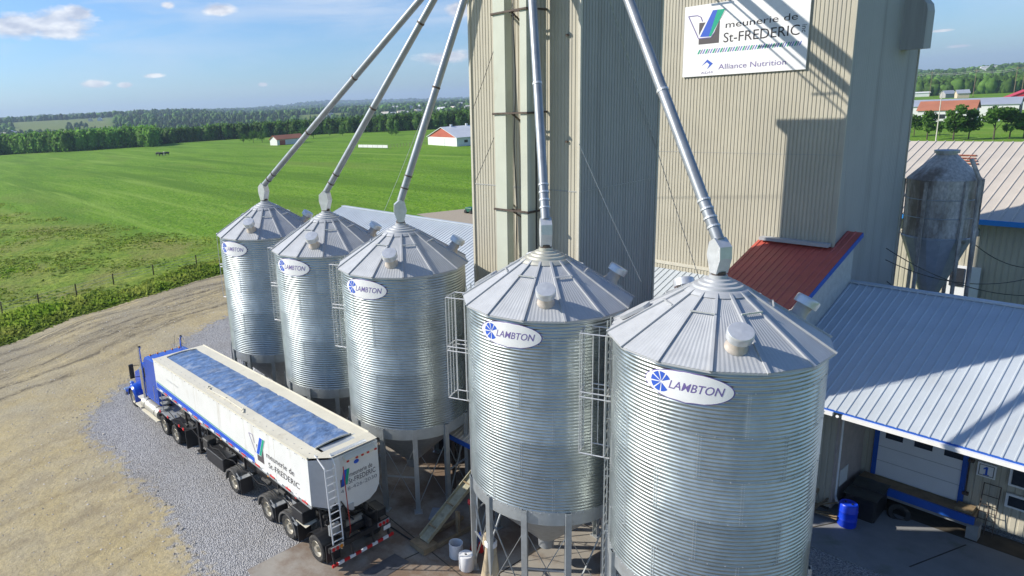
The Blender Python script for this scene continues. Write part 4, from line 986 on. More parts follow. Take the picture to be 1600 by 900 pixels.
# brooms with red rags
def broom(px0, py0, px1, py1, lab, y):
    a_ = at_z(px0, py0, .05); t = empty('broom', a_, 0, lab, 'broom', 'brooms leaning by the silo leg')
    b_ = at_y(px1, py1, a_.y+y)
    wp(MB().cyl(a_+Vector((0, 0, .35)), b_, .016, n=8).build('handle', wood), t)
    d = (b_-a_).normalized()
    wp(MB().lathe([(.03, .42), (.07, .34), (.13, .05), (.10, .0), (0, 0)], 10, a_).build('brush', red), t)
    wp(MB().lathe([(.0, -.12), (.06, -.05), (.05, .08), (0, .14)], 8, b_, d).build('rag', red), t)
broom(740, 860, 733, 785, 'broom with red brush leaning left of the silo leg', .35)
broom(751, 862, 742, 800, 'second broom with red brush, tucked against the silo leg', .3)
t = empty('blue_cloth', at_z(751, 858, .05), 0, 'blue and white cloth hanging by the red brooms', 'cloth')
MB().lathe([(.0, .72), (.05, .68), (.07, .35), (.03, .1)], 7).build('cloth', logoblue, t, smooth=True)
# canvas sleeve hanging at the bottom edge
p = at_z(768, 905, .4)
t = empty('canvas_sleeve', (p.x, p.y, 0), 0, 'stained beige canvas loading sleeve hanging from a grey ring by the silo leg', 'canvas sleeve')
def slv(u, v):
    a = 2*math.pi*u; r = .17+.20*v**1.2; r *= 1+.10*math.sin(3*a+v*3)+.05*math.sin(7*a)
    return (r*math.cos(a), r*math.sin(a), 1.75-1.70*v)
MB().grid(slv, 40, 22).build('sleeve', canvas, t, smooth=True)
MB().lathe([(.17, 1.66), (.21, 1.70), (.21, 1.86), (.17, 1.90), (.17, 1.66)], 24).build('ring', plastic, t, smooth=True)
MB().lathe([(0, 2.15), (.07, 2.08), (.12, 1.92), (.14, 1.7)], 10, (-.14, -.05, 0)).build('tied_top', canvas, t, smooth=True)
MB().tube([(.05, 0, 1.9), (.1, .3, 2.6), (.1, .6, 3.1)], .03, 6).build('hanger', galvdull, t)
# hose on the floor
t = tag(MB().tube([at_z(*q, .07) for q in ((604, 820), (615, 826), (630, 836), (646, 846), (658, 855))], .03, 6).build('floor_cable', black), 'black cable lying across the concrete behind the trailer', 'cable')

# ================================================================== TRUCK
TA = .041; TO = Vector((-19.35, 10.42, 0)); TR = math.pi+TA
WT = 2.72
def wheel(parent, s, l, r=.52, w=.28, dual=False, dirn=1):
    """wheel with its outer face at lateral l; dirn +1 faces left"""
    ww = w*(2.1 if dual else 1); c = (s, l-dirn*ww/2, r)
    t = MB(); h = ww/2
    prof = [(.30, -h*.9), (.44, -h), (.505, -h*.86), (.52, -h*.6), (.52, h*.6), (.505, h*.86), (.44, h), (.30, h*.9)]
    t.lathe(prof, 36, c, (0, dirn, 0)); o = t.build('wheel', rubber, parent, smooth=True)
    rr2 = MB(); rr2.lathe([(.31, h*.85), (.295, h*.92), (.27, h*.6), (.20, h*.45), (.17, h*.62), (.10, h*.66), (.10, h*1.02), (0, h*1.04)], 24, c, (0, dirn, 0))
    for k in range(8):
        a = R(45*k); cc_ = Vector(c)+Vector((.14*math.cos(a), dirn*h*.6, .14*math.sin(a))); rr2.cyl(cc_, cc_+Vector((0, dirn*.05, 0)), .015, n=6)
    rr2.build('rim', rimm, o, smooth=True); return o
# ---- trailer
T = empty('grain_trailer', TO, TR, 'long white grain trailer with blue tarp roof and mill lettering, beside the silos', 'trailer')
ZT, ZB0, ZB1 = 4.12, 2.25, 2.62; LT = 14.15
def zb(s): return ZB0+(ZB1-ZB0)*s/LT
def plan(z):    # outline at height fraction
    return [(0, 0), (LT, 0), (LT, -WT), (.0, -WT), (-.32, -WT+.06), (-.5, -WT+.22), (-.5, -.68)]
body = MB()
# left side wall, with a slight tuck below
nseg = 24
def ribbon(pts0, pts1):
    v = []; f = []
    for a_, b_ in zip(pts0, pts1): v += [a_, b_]
    for i in range(len(pts0)-1): f.append((2*i, 2*i+2, 2*i+3, 2*i+1))
    body.add(v, f)
S_ = [LT*k/nseg for k in range(nseg+1)]
for l0, sg in ((0, -1), (-WT, 1)):
    ribbon([(s, l0, zb(s)) for s in S_], [(s, l0, ZT) for s in S_])
    ribbon([(s, l0+sg*.75, zb(s)-.55-.25*abs(math.sin(s/LT*math.pi*3))) for s in S_], [(s, l0, zb(s)) for s in S_])
body.add([(s, -.75, zb(s)-.55-.25*abs(math.sin(s/LT*math.pi*3))) for s in S_]+[(s, -WT+.75, zb(s)-.55-.25*abs(math.sin(s/LT*math.pi*3))) for s in S_], [(i, i+1, nseg+2+i, nseg+1+i) for i in range(nseg)])
body.add([(LT, 0, zb(LT)), (LT, -WT, zb(LT)), (LT, -WT, ZT), (LT, 0, ZT)], [(0, 1, 2, 3)]); body.add([(LT, -.0, zb(LT)), (LT, -WT, zb(LT)), (LT, -WT+.75, zb(LT)-.55), (LT, -.75, zb(LT)-.55)], [(0, 1, 2, 3)])
body.build('box_side', trailwhite, T, fix=False)
# rear: flat face with rounded lower right corner and slanted lower left
rear = [(-.68, 4.02), (-.68, 2.35), (-.90, 2.02), (-1.6, 1.78), (-2.2, 1.82), (-2.52, 2.0), (-2.68, 2.25), (-2.72, 2.55), (-2.72, 4.02)]
rb = MB(); rb.prism(rear, lambda a, b, tt: (tt, a, b), -.5, -.30); rb.prism([(-.3, 4.02), (0, 4.02), (0, 2.3), (-.3, 2.15)], lambda a, b, tt: (a, tt, b), -WT, -WT+.05)
rf = rb.build('rear_panel', trailwhite, T)
bv = MB(); bv.add([(0, 0, 4.05), (-.5, -.68, 4.02), (-.5, -.68, 2.35), (-.42, -.55, 2.1), (0, 0, 2.27), (.02, -.02, 2.2)], [(0, 1, 2, 3, 4)]); bv.add([(0, 0, 2.27), (-.42, -.55, 2.1), (-.5, -.9, 2.02), (-.3, -1.6, 1.78), (.9, -1.4, 1.7), (.6, -.3, 2.0)], [(0, 1, 2, 3, 4, 5)])
bv.build('rear_bevel', bevelm, T, fix=False)
# top frame
tp = MB()
tp.box((.0, -.60, ZT-.03), (LT, .02, ZT+.02)); tp.box((.0, -WT-.02, ZT-.03), (LT, -2.12, ZT+.02)); tp.box((LT-.25, -2.12, ZT-.03), (LT+.02, -.60, ZT+.02))
tp.add([(0, .02, ZT+.02), (-.5, -.66, ZT-.02), (-.5, -WT, ZT-.02), (0, -WT-.02, ZT+.02)], [(0, 1, 2, 3)])
tp.box((.0, -.01, ZT+.02), (LT, .03, ZT+.05)); tp.box((0, -WT-.03, ZT+.02), (LT, -WT+.01, ZT+.05))
tp.build('top_frame', creamm, T)
tg = MB(); tg.add([(.32, -.70, ZT+.022), (-.44, -.74, ZT-.008), (-.44, -2.3, ZT-.008), (.32, -2.3, ZT+.022)], [(0, 1, 2, 3)]); tg.build('rear_top_plate', bevelm, T, fix=False)
hd = MB(); hd.prism([(-.5, 4.0), (-.5, 3.86), (-.72, 3.80), (-.72, 3.9)], lambda a, b, tt: (a, tt, b), -2.5, -1.15); vis = hd.build('rear_visor', creamm, T)
for l_ in (-1.2, -1.6, -1.85, -2.1, -2.45): MB().box((-.745, l_-.05, 3.81), (-.72, l_+.05, 3.87)).build('marker_lamp', red, vis)
tr_ = MB()
def tarp(u, v):
    s = .34+u*(LT-.62); l_ = -.58-v*1.56
    z = ZT+.03+.055*math.sin(math.pi*v)+.02*noise.noise((s*1.1, l_*3.2, 0))-.02*math.exp(-((s*1.0 % 2.2)-1.1)**2/.004)+.012*noise.noise((s*4, l_*6, 3))+(.012*math.sin(s*5.2+l_*3) if 6 < s < 8.5 else 0)
    return (s, l_, z)
tr_.grid(tarp, 200, 26); tr_.build('roof_tarp', tarpm, T, smooth='all')
bw = MB()
for s in (.34, 3.6, 7.0, 10.3, 13.75):
    pts = [Vector((s, -.56-1.60*k/8, ZT+.05+.065*math.sin(math.pi*k/8))) for k in range(9)]
    if s < 1 or s > 13: bw.tube(pts, .03, 6)
bw.tube([(5.2, -.28, ZT+.08), (6.6, -.30, ZT+.09), (8.3, -.22, ZT+.08)], .022, 6); bw.tube([(8.3, -.22, ZT+.1), (8.5, -.32, ZT+.1), (8.45, -.42, ZT+.06)], .03, 6)
bw.cyl((5.0, -.2, ZT+.04), (5.35, -.38, ZT+.05), .035, n=6); bw.box((6.9, -.42, ZT+.02), (7.15, -.32, ZT+.05))
bw.build('tarp_bow', creamm, T)
st = MB()
for k in range(28): s = .25+k*.5; st.cyl((s, .03, ZT-.05), (s, .05, ZT-.05), .02, n=5); st.cyl((s, -.25, ZT+.02), (s, -.25, ZT+.035), .018, n=5)
st.build('rivet_row', galvdull, T)
for k in range(1, 6):
    s = k*LT/6; MB().box((s-.006, .0, zb(s)+.02), (s+.006, .003, ZT-.06)).build('panel_seam', creamm, T)
# stripes
def tsf(u, v): return (u, .008, v)
def tstrip(s0, z0a, z1a, s1, z0b, z1b, mt, off=.008):
    m_ = MB(); m_.add([(s0, off, z0a), (s1, off, z0b), (s1, off, z1b), (s0, off, z1a)], [(0, 1, 2, 3)]); m_.build('side_stripe', mt, T, fix=False)
tstrip(4.05, 2.40, 2.60, 14.1, 2.66, 2.92, inkblue); tstrip(4.1, 2.62, 2.66, 14.1, 2.95, 2.99, green); tstrip(4.05, 2.36, 2.385, 14.1, 2.61, 2.645, inkblue)
# reflective tape on the lower edge
for k in range(24):
    s = .25+k*.57; MB().box((s, .0, zb(s)-.05), (s+.34, .02, zb(s)+.03)).build('reflector_tape', (red if k % 2 == 0 else white), T)
rl = MB(); rl.bar((0, .0, zb(0)-.07), (LT, .0, zb(LT)-.07), .05, .06); rl.build('lower_rail', galvdull, T)
def ttext(s, s0, s1, z0, z1, mt=ink): m_ = MB(); put_text(m_, s, s0, s1, z0, z1, tsf); m_.build('lettering', mt, T, fix=False)
ttext('meunerie de', 3.0, 1.0, 3.02, 3.26); ttext('St-FREDERIC', 2.9, .70, 2.62, 2.86)
def lpoly(pts, mt, off=.008): m_ = MB(); put_poly(m_, pts, lambda u, v: (u, off, v)); m_.build('emblem', mt, T, fix=False)
lpoly([(3.75, 2.62), (3.75, 3.3), (3.25, 3.3), (3.25, 2.62)], darkbrown); lpoly([(3.85, 2.88), (3.45, 3.72), (3.02, 3.72), (3.42, 2.88)], white, .011)
lpoly([(3.80, 2.9), (3.43, 3.70), (3.22, 3.70), (3.59, 2.9)], inkblue, .014); lpoly([(3.57, 2.9), (3.20, 3.70), (3.05, 3.70), (3.42, 2.9)], green, .014)
m_ = MB()
for a_, b_ in (((4.3, 3.6), (4.0, 3.62)), ((4.0, 3.62), (3.9, 3.3)), ((4.3, 3.6), (3.88, 2.9))): m_.bar((a_[0], .01, a_[1]), (b_[0], .01, b_[1]), .02, .004, up=(0, 1, 0))
m_.build('emblem_outline', inkpurple, T)
m_ = MB(); put_text(m_, 'St-Frederic, Beauce', 12.6, 11.2, 3.42, 3.52, tsf); m_.build('lettering', bevelm, T, fix=False)
def rfn(u, v): return (-.508, u, v)
def rtext(s, u0, u1, z0, z1, mt=ink): m_ = MB(); put_text(m_, s, u0, u1, z0, z1, rfn); m_.build('lettering', mt, rf, fix=False)
rtext('meunerie de', -1.38, -2.42, 3.06, 3.24); rtext('St-FREDERIC', -1.32, -2.55, 2.80, 3.0); rtext('418-426-2030', -.95, -2.60, 2.56, 2.70, mat('lettering_grey', (.16, .17, .19), .6))
m_ = MB(); put_poly(m_, [(-.98, 2.82), (-1.12, 3.42), (-1.28, 3.42), (-1.14, 2.82)], rfn); m_.build('emblem', inkblue, rf, fix=False)
m_ = MB(); put_poly(m_, [(-1.13, 2.82), (-1.27, 3.42), (-1.40, 3.42), (-1.27, 2.82)], rfn); m_.build('emblem', green, rf, fix=False)
m_ = MB(); put_poly(m_, [(-.96, 2.80), (-.96, 3.1), (-1.05, 3.1), (-1.12, 2.80)], rfn); m_.build('emblem', darkbrown, rf, fix=False)
m_ = MB(); put_poly(m_, [(-1.72+.12*math.cos(a), 3.55+.08*math.sin(a)) for a in np.linspace(0, 6.2, 14)], rfn); m_.build('emblem', inkblue, rf, fix=False)
# frame, axles
fr = MB()
for l_ in (-.85, -WT+.85): fr.box((-.9, l_-.06, .95), (13.6, l_+.06, 1.28))
for s in (-.6, .9, 2.6, 4.8, 7.5, 9.6, 11.5, 13): fr.box((s-.05, -WT+.8, 1.0), (s+.05, -.8, 1.2))
for s in (.2, 3.2, 6.0, 9.5, 12.0):
    for l_ in (-.5, -WT+.5): fr.bar((s, l_, 1.1), (s+.1, l_, zb(s)-.3), .08, .08)
fr.box((-.95, -2.75, .82), (-.85, .0, 1.0))
fr.build('chassis', black, T)
hp = MB()
for c_ in (3.0, 7.2, 11.2): hp.prism([(-1.5, 1.75), (1.5, 1.75), (.35, .75), (-.35, .75)], lambda a, b, tt, c_=c_: (c_+a, tt, b), -1.9, -.8)
hp.build('discharge_hopper', bevelm, T)
for s in (.0, 1.88, 3.5, 6.35):
    wheel(T, s, -.02, dual=True); wheel(T, s, -WT+.02, dual=True, dirn=-1)
    MB().cyl((s, -.4, .52), (s, -WT+.4, .52), .08, n=10).build('axle', greasy, T)
for s in (1.88, 3.5, 6.35):
    m_ = MB(); segs = 16
    for k in range(segs):
        a0 = R(-8+ (196)*k/segs); a1 = R(-8+196*(k+1)/segs); 
        def fp(a, l_, rr3): return (s+rr3*math.cos(a), l_, .52+rr3*math.sin(a))
        for l0, l1, rr3 in [(.04-.09*j, .04-.09*(j+1), .62+(.018 if j % 2 else 0)) for j in range(7)]:
            m_.add([fp(a0, l0, rr3), fp(a1, l0, rr3), fp(a1, l1, rr3), fp(a0, l1, rr3)], [(0, 1, 2, 3)])
        m_.add([fp(a0, .04, .62), fp(a1, .04, .62), fp(a1, .04, .55), fp(a0, .04, .55)], [(0, 1, 2, 3)])
    m_.build('fender', mat('fender_plastic', (.17, .165, .155), .35, .45, var=.25, stain=((.30, .27, .22), 4, .58)) if 'fp_' not in globals() else fp_, T, smooth=False, fix=False)
    fp_ = bpy.data.materials['fender_plastic']
    MB().box((s-.78, -.55, .28), (s-.75, .02, .95)).build('mud_flap', black, T)
    m_ = MB(); m_.box((s-.72, -.62, .9), (s-.3, .0, .94)); m_.bar((s-.74, 0, .98), (s-.05, -.1, 1.1), .03, .03); m_.build('fender_bracket', galvdull, T)
m_ = MB()
for k in range(10):
    a0 = R(20+150*k/10); a1 = R(20+150*(k+1)/10); m_.add([(.0+.62*math.cos(a), l_, .52+.62*math.sin(a)) for a, l_ in ((a0, 0), (a1, 0), (a1, -.6), (a0, -.6))], [(0, 1, 2, 3)])
m_.build('fender', black, T, fix=False)
MB().box((-.72, -.58, .30), (-.68, .0, 1.0)).build('mud_flap', black, T)
for s in np.arange(.4, 14, .6):
    MB().cyl((s, .012, zb(s)+.06), (s, .022, zb(s)+.06), .022, n=6).build('rivet', galvdull, T)
for k in range(7):
    s = 1.0+k*2.0; MB().box((s, -.02, zb(s)-.16), (s+.10, .015, zb(s)-.08)).build('marker_lamp', amber if k % 2 else red, T)
mt_ = MB()
for k in range(9): mt_.tube([(1.0+k*1.4, -.25, 1.35), (1.6+k*1.4, -.22, 1.22), (2.4+k*1.4, -.25, 1.35)], .022, 5)
mt_.build('brake_hose', black, T)
# landing gear, tool boxes, machinery
lg = MB()
for l_ in (-.45, -WT+.45): lg.box((10.4, l_-.07, .3), (10.55, l_+.07, 1.9)); lg.box((10.3, l_-.14, .22), (10.65, l_+.14, .3)); lg.bar((10.47, l_, .7), (9.7, l_, 1.6), .06, .06)
lg.each('landing_leg', black, T, n=3)
MB().bbox((7.2, -.72, .62), (8.9, -.02, 1.22), .03).build('tool_box', black, T)
MB().bbox((8.95, -.6, 1.0), (9.5, -.15, 1.45), .04).build('valve_box', greasy, T)
m_ = MB(); m_.bbox((.75, -.62, 1.15), (1.5, -.02, 1.62), .03); m_.build('side_box', black, T)
m_ = MB(); m_.add([(.55, -.0, 1.12), (1.25, .0, 1.12), (1.3, -.5, 1.15), (.6, -.55, 1.15)], [(0, 1, 2, 3)]); m_.build('fender_plate', creamm, T, fix=False)
mc = MB()
for k in range(26):
    s = random.uniform(-.7, 1.6); l_ = random.uniform(-2.3, -.8); z = random.uniform(1.2, 1.7); a = random.choice([(1, 0, 0), (0, 1, 0), (0, 0, 1)]); L_ = random.uniform(.2, .6)
    if random.random() < .5: mc.cyl((s, l_, z), tuple(np.array((s, l_, z))+np.array(a)*L_), random.uniform(.03, .13), n=10)
    else: mc.box((s, l_, z-.1), (s+random.uniform(.1, .35), l_+random.uniform(.1, .3), z+.15))
for k in range(14):
    s = random.uniform(2, 13); l_ = random.choice([-.35, -.5]); z = random.uniform(1.2, 1.8); mc.cyl((s, l_, z), (s+random.uniform(.2, .6), l_, z), random.uniform(.03, .09), n=8)
mc.tube([(-.55, -.9, 2.3), (-.6, -1.1, 1.9), (-.5, -1.5, 1.6), (-.3, -1.9, 1.4)], .03, 6); mc.each('machine_piece', greasy, T)
MB().cyl((-.35, -.9, 1.15), (-.35, -1.9, 1.15), .16, n=16).build('air_tank', mat('dusty_tank', (.30, .27, .22), .6, .2, var=.2), T, smooth=True)
MB().box((-.55, -1.45, 1.75), (-.40, -1.2, 2.02)).build('junction_box', bevelm, T)
m_ = MB(); m_.bbox((-.75, -2.75, 1.05), (-.1, -2.2, 1.38), .03); m_.build('rear_box', black, T)
m_ = MB()
for l_ in (-1.95, -2.25): m_.bar((-.8, l_, 1.45), (1.4, l_, 1.5), .05, .05)
for s in (-.8, .2, 1.3): m_.bar((s, -2.25, 1.0), (s, -2.25, 1.5), .05, .05); m_.bar((s, -1.95, 1.45), (s, -2.25, 1.45), .04, .04)
m_.each('rail', black, T)
for l_ in (-.12, -.95, -1.9, -2.6): MB().bar((-.9, l_, .85), (-1.02, l_, .35), .07, .05).build('bumper_arm', black, T)
for k in range(11): MB().box((-1.06, -2.8+k*.254, .30), (-1.0, -2.8+(k+1)*.254, .40)).build('bumper_tape', (red, white)[k % 2], T)
for l0 in (-.05, -2.15):
    m_ = MB(); m_.box((-.975, l0-.55, .86), (-.95, l0, 1.02)); m_.build('lamp_bracket', galvdull, T)
    for j in range(3): MB().cyl((-.97, l0-.1-.17*j, .94), (-1.0, l0-.1-.17*j, .94), .065, n=14).build('tail_lamp', (amber if j == 2 and l0 > -1 else red), T)
MB().box((-.985, -2.72, .62), (-.97, -2.40, .78)).build('licence_plate', white, T)
m_ = MB(); put_text(m_, 'L 84', -2.45, -2.67, .65, .75, lambda u, v: (-.988, u, v)); 
la = MB()
for l_ in (-.28, -.72): la.tube([(-.05 if l_ > -.5 else -.35, l_, ZT+.06), (-.62, l_, 3.85), (-.78, l_, .92)], .026, 6)
for k in range(11): z = 1.05+k*.27; s = -.78+.16*(z-.92)/2.93; la.cyl((s, -.28, z), (s, -.72, z), .018, n=6)
la.build('rear_ladder', white, T)
m_ = MB(); m_.tube([(-.7, -1.0, 3.7), (-.75, -1.02, 2.5), (-.8, -1.05, 1.2), (-.7, -1.05, .95)], .018, 6); m_.build('air_hose', redm, T)
m_ = MB(); m_.box((-.60, -.72, 1.2), (-.5, -.3, 1.6)); m_.build('step_mesh', galvdull, T)

# ---- tractor
K = empty('semi_tractor', TO, TR, 'blue long nose semi tractor with chrome stacks hitched to the white trailer', 'truck')
ch = MB()
for l_ in (-.9, -WT+.9): ch.box((11.1, l_-.05, .75), (19.3, l_+.05, 1.05))
ch.build('chassis', black, K)
MB().box((11.2, -WT+.08, 1.12), (13.0, -.08, 1.17)).build('rear_deck', black, K)
MB().box((13.0, -WT+.08, 1.12), (14.6, -.08, 1.16)).build('deck_plate', galvdull, K)
m_ = MB(); m_.cyl((12.9, -WT/2, 1.18), (12.9, -WT/2, 1.28), .5, n=20); m_.build('fifth_wheel', greasy, K)
for s in (12.55, 14.0):
    wheel(K, s, -.04, dual=True); wheel(K, s, -WT+.04, dual=True, dirn=-1)
    m_ = MB()
    for k in range(8):
        a0 = R(30+120*k/8); a1 = R(30+120*(k+1)/8); m_.add([(s+.60*math.cos(a), l_, .56+.60*math.sin(a)) for a, l_ in ((a0, 0), (a1, 0), (a1, -.62), (a0, -.62))], [(0, 1, 2, 3)])
    m_.build('fender', black, K, fix=False)
for l_ in (-.02, -WT+.55): MB().box((11.15, l_-.58, .28), (11.19, l_, 1.2)).build('mud_flap', black, K)
for k, s in enumerate((11.4, 11.9, 13.3, 14.3)): MB().box((s, -.09, 1.13), (s+.16, -.05, 1.24)).build('marker_lamp', red, K)
wheel(K, 18.8, -.16, w=.30); wheel(K, 18.8, -WT+.16, w=.30, dirn=-1)
# sleeper and cab: chamfered shells
c0, c1 = -.38, -WT+.38
def shell(prof, l0, l1, bev):    # prof in (s,z); chamfered along both long edges
    m_ = MB(); n = len(prof); cs = sum(p[0] for p in prof)/n; cz = sum(p[1] for p in prof)/n
    def sh(k): return [(cs+(p[0]-cs)*k, cz+(p[1]-cz)*k) for p in prof]
    rings = [(l0, sh(.955)), (l0-bev*.3, sh(.985)), (l0-bev, prof), (l1+bev, prof), (l1+bev*.3, sh(.985)), (l1, sh(.955))]
    v = []; f = []
    for l_, pr_ in rings: v += [(a, l_, b) for a, b in pr_]
    for k in range(len(rings)-1):
        for i in range(n): f.append((k*n+i, k*n+(i+1)%n, (k+1)*n+(i+1)%n, (k+1)*n+i))
    f += [tuple(range(n-1, -1, -1)), tuple(range((len(rings)-1)*n, len(rings)*n))]
    return m_.add(v, f)
shell([(14.75, 1.25), (14.75, 3.55), (14.85, 3.72), (16.15, 3.66), (16.35, 3.45), (16.35, 1.25)], -.22, -WT+.22, .16).build('sleeper', truckblue, K, smooth=True)
cab = shell([(16.35, 1.15), (16.35, 3.0), (16.5, 3.12), (17.25, 3.02), (17.5, 2.35), (17.6, 2.15), (17.6, 1.15)], -.36, -WT+.36, .12).build('cab', truckblue, K, smooth=True)
MB().box((16.6, -.365, 2.3), (17.25, -.35, 2.88)).build('side_window', glass, cab)
m_ = MB(); m_.add([(17.30, -.52, 2.98), (17.30, -WT+.52, 2.98), (17.56, -WT+.48, 2.40), (17.56, -.48, 2.40)], [(0, 1, 2, 3)]); m_.build('windscreen', glass, cab, fix=False)
MB().box((16.5, -.362, 1.3), (16.52, -.345, 2.9)).build('door_seam', black, cab)
MB().tube([(15.1, -.2, 1.5), (15.1, -.14, 1.55), (15.1, -.14, 2.3), (15.1, -.2, 2.35)], .018, 6).build('grab_handle', chrome, K)
MB().tube([(16.42, -.3, 1.5), (16.42, -.2, 1.55), (16.42, -.2, 2.2), (16.42, -.3, 2.25)], .018, 6).build('grab_handle', chrome, K)
for l_ in (-.55, -.95, -1.36, -1.77, -2.17): MB().lathe([(0, .08), (.05, .05), (.06, 0)], 8, (16.1, l_, 3.66)).build('roof_lamp', amber, K)
for l_ in (-.5, -.9, -1.36, -1.8, -2.2): MB().cyl((14.9, l_, 3.72), (14.8, l_, 3.80), .04, n=8).build('work_lamp', chrome, K)
hoodp = [(17.6, 1.05), (17.6, 2.16), (18.3, 2.10), (19.2, 1.95), (19.62, 1.75), (19.72, 1.4), (19.72, .75), (18.2, .8)]
shell(hoodp, -.72, -WT+.72, .16).build('hood', truckblue, K, smooth=True)
m_ = MB(); m_.box((19.72, -WT+.95, .8), (19.77, -.95, 1.7)); m_.build('grille', chrome, K)
for l0, l1 in ((-.10, -.75), (-WT+.10, -WT+.75)):
    m_ = MB(); n = 16
    for k in range(n):
        a0 = R(-5+195*k/n); a1 = R(-5+195*(k+1)/n)
        for la_, ra, lb_, rb_ in ((l0, .60, l0+(l1-l0)*.15, .68), (l0+(l1-l0)*.15, .68, l0+(l1-l0)*.5, .74), (l0+(l1-l0)*.5, .74, l1, .76)):
            m_.add([(18.8+ra*math.cos(a0), la_, .58+ra*math.sin(a0)), (18.8+ra*math.cos(a1), la_, .58+ra*math.sin(a1)), (18.8+rb_*math.cos(a1), lb_, .58+rb_*math.sin(a1)), (18.8+rb_*math.cos(a0), lb_, .58+rb_*math.sin(a0))], [(0, 1, 2, 3)])
        m_.add([(18.8+.60*math.cos(a0), l0, .58+.60*math.sin(a0)), (18.8+.60*math.cos(a1), l0, .58+.60*math.sin(a1)), (18.8+.54*math.cos(a1), l0, .58+.54*math.sin(a1)), (18.8+.54*math.cos(a0), l0, .58+.54*math.sin(a0))], [(0, 1, 2, 3)])
    m_.build('front_fender', truckblue, K, smooth='all', fix=False)
    MB().lathe([(0, .10), (.09, .08), (.13, 0), (.12, -.12), (0, -.16)], 14, (19.55, (l0+l1)/2, 1.15), (1, 0, 0)).build('headlight', chrome, K, smooth=True)
m_ = MB(); m_.bbox((19.75, -WT+.05, .42), (20.0, -.05, .82), .06); m_.build('front_bumper', chrome, K)
for l_ in (-.20, -WT+.20):
    m_ = MB(); m_.cyl((16.75, l_, 1.2), (16.75, l_, 3.45), .085, n=16); m_.cyl((16.75, l_, 3.45), (16.72, l_, 3.9), .075, n=16); m_.cyl((16.72, l_, 3.9), (16.58, l_, 4.12), .075, n=16); so_ = m_.build('exhaust_stack', chrome, K, smooth=True)
    MB().cyl((16.58, l_, 4.12), (16.575, l_, 4.125), .06, n=12).build('stack_mouth', black, so_)
    MB().cyl((16.75, l_, 1.7), (16.75, l_, 2.9), .12, n=16).build('heat_shield', chrome, so_, smooth=True)
    sgn_ = 1 if l_ > -1 else -1
    m_ = MB(); m_.tube([(17.35, l_-.12*sgn_, 2.85), (17.55, l_+.28*sgn_, 2.9), (17.55, l_+.28*sgn_, 2.2), (17.35, l_-.12*sgn_, 2.2)], .018, 6); m_.bbox((17.50, l_+.18*sgn_-.02, 2.15), (17.62, l_+.40*sgn_, 2.95), .02); m_.build('mirror', black, K)
    MB().cyl((17.3, l_-.2*sgn_, 3.0), (17.2, l_-.1*sgn_, 4.1), .006, n=5).build('antenna', black, K)
    m_ = MB(); m_.cyl((14.8, l_+(-.12)*sgn_, .78), (17.1, l_+(-.12)*sgn_, .78), .32, n=24); tk = m_.build('fuel_tank', mat('tank_metal', (.58, .55, .46), .35, .5, var=.12) if 'tank_metal' not in bpy.data.materials else bpy.data.materials['tank_metal'], K, smooth=True)
    m_ = MB(); m_.box((14.85, l_+.10*sgn_-.12, .42), (17.0, l_+.10*sgn_+.12, .47)); m_.box((17.1, l_+.06*sgn_-.14, .5), (17.9, l_+.06*sgn_+.16, .56)); m_.box((17.1, l_-.1*sgn_-.16, .9), (17.8, l_-.1*sgn_+.16, .96)); m_.each('step', creamm, K)
    st_ = MB()
    for s in (15.2, 16.6): st_.lathe([(.325, -.03), (.33, .0), (.325, .03)], 24, (s, l_-.12*sgn_, .78), (1, 0, 0))
    st_.each('tank_strap', black, K)
m_ = MB(); m_.box((14.62, -.75, 1.3), (14.7, -.5, 2.2)); 
for k in range(3): m_.box((14.2, -.55, 1.25+.28*k), (14.6, -.2, 1.29+.28*k))
m_.bar((14.22, -.2, 1.1), (14.22, -.2, 2.2), .03, .03); m_.build('deck_ladder', galvdull, K)
m_ = MB(); m_.tube([(14.6, -1.2, 2.0), (14.1, -1.3, 1.7), (13.8, -1.2, 2.1)], .03, 6); m_.tube([(14.6, -1.6, 2.0), (14.1, -1.5, 1.6), (13.8, -1.5, 2.1)], .03, 6); m_.build('air_hose', redm, K)

# ================================================================== BACKGROUND BUILDINGS
def gable(name, lab, cat, c, rz_, L_, Wd, h, rh, wallm, roofmat, gablem=None, grp=None, doors=(), eave=.4):
    """L_ along local x (ridge), Wd along y"""
    t = empty(name, (c[0], c[1], c[2] if len(c) > 2 else 0), rz_, lab, cat, grp)
    a, b = L_/2, Wd/2
    MB().box((-a, -b, 0), (a, b, h)).build('wall', wallm, t)
    MB().add([(-a, -b, h), (-a, b, h), (-a, 0, h+rh)], [(0, 1, 2)]).add([(a, -b, h), (a, b, h), (a, 0, h+rh)], [(0, 2, 1)]).build('gable', gablem or wallm, t, fix=False)
    r_ = MB(); e = eave; k = rh/b
    for s in (-1, 1): r_.add([(-a-e, 0, h+rh+.02), (a+e, 0, h+rh+.02), (a+e, s*(b+e), h-k*e+.02), (-a-e, s*(b+e), h-k*e+.02), (-a-e, 0, h+rh+.22), (a+e, 0, h+rh+.22), (a+e, s*(b+e), h-k*e+.2), (-a-e, s*(b+e), h-k*e+.2)], [(0, 1, 2, 3), (7, 6, 5, 4), (0, 4, 5, 1), (1, 5, 6, 2), (2, 6, 7, 3), (3, 7, 4, 0)])
    r_.build('roof', roofmat, t)
    for (nm, x0, y0, z0, x1, y1, z1, mt_) in doors: MB().box((x0, y0, z0), (x1, y1, z1)).build(nm, mt_, t)
    return t
barnroof = mat('barn_metal_roof', (.62, .64, .66), .5, .1, var=.08, scale=.3)
brickred = mat('barn_red', (.42, .10, .06), .7, var=.12, scale=.3)
orangeroof = mat('orange_brown_roof', (.40, .15, .08), .8, var=.12, scale=.2)
greyroof = mat('grey_shingle', (.34, .37, .42), .6, var=.08, scale=.2)
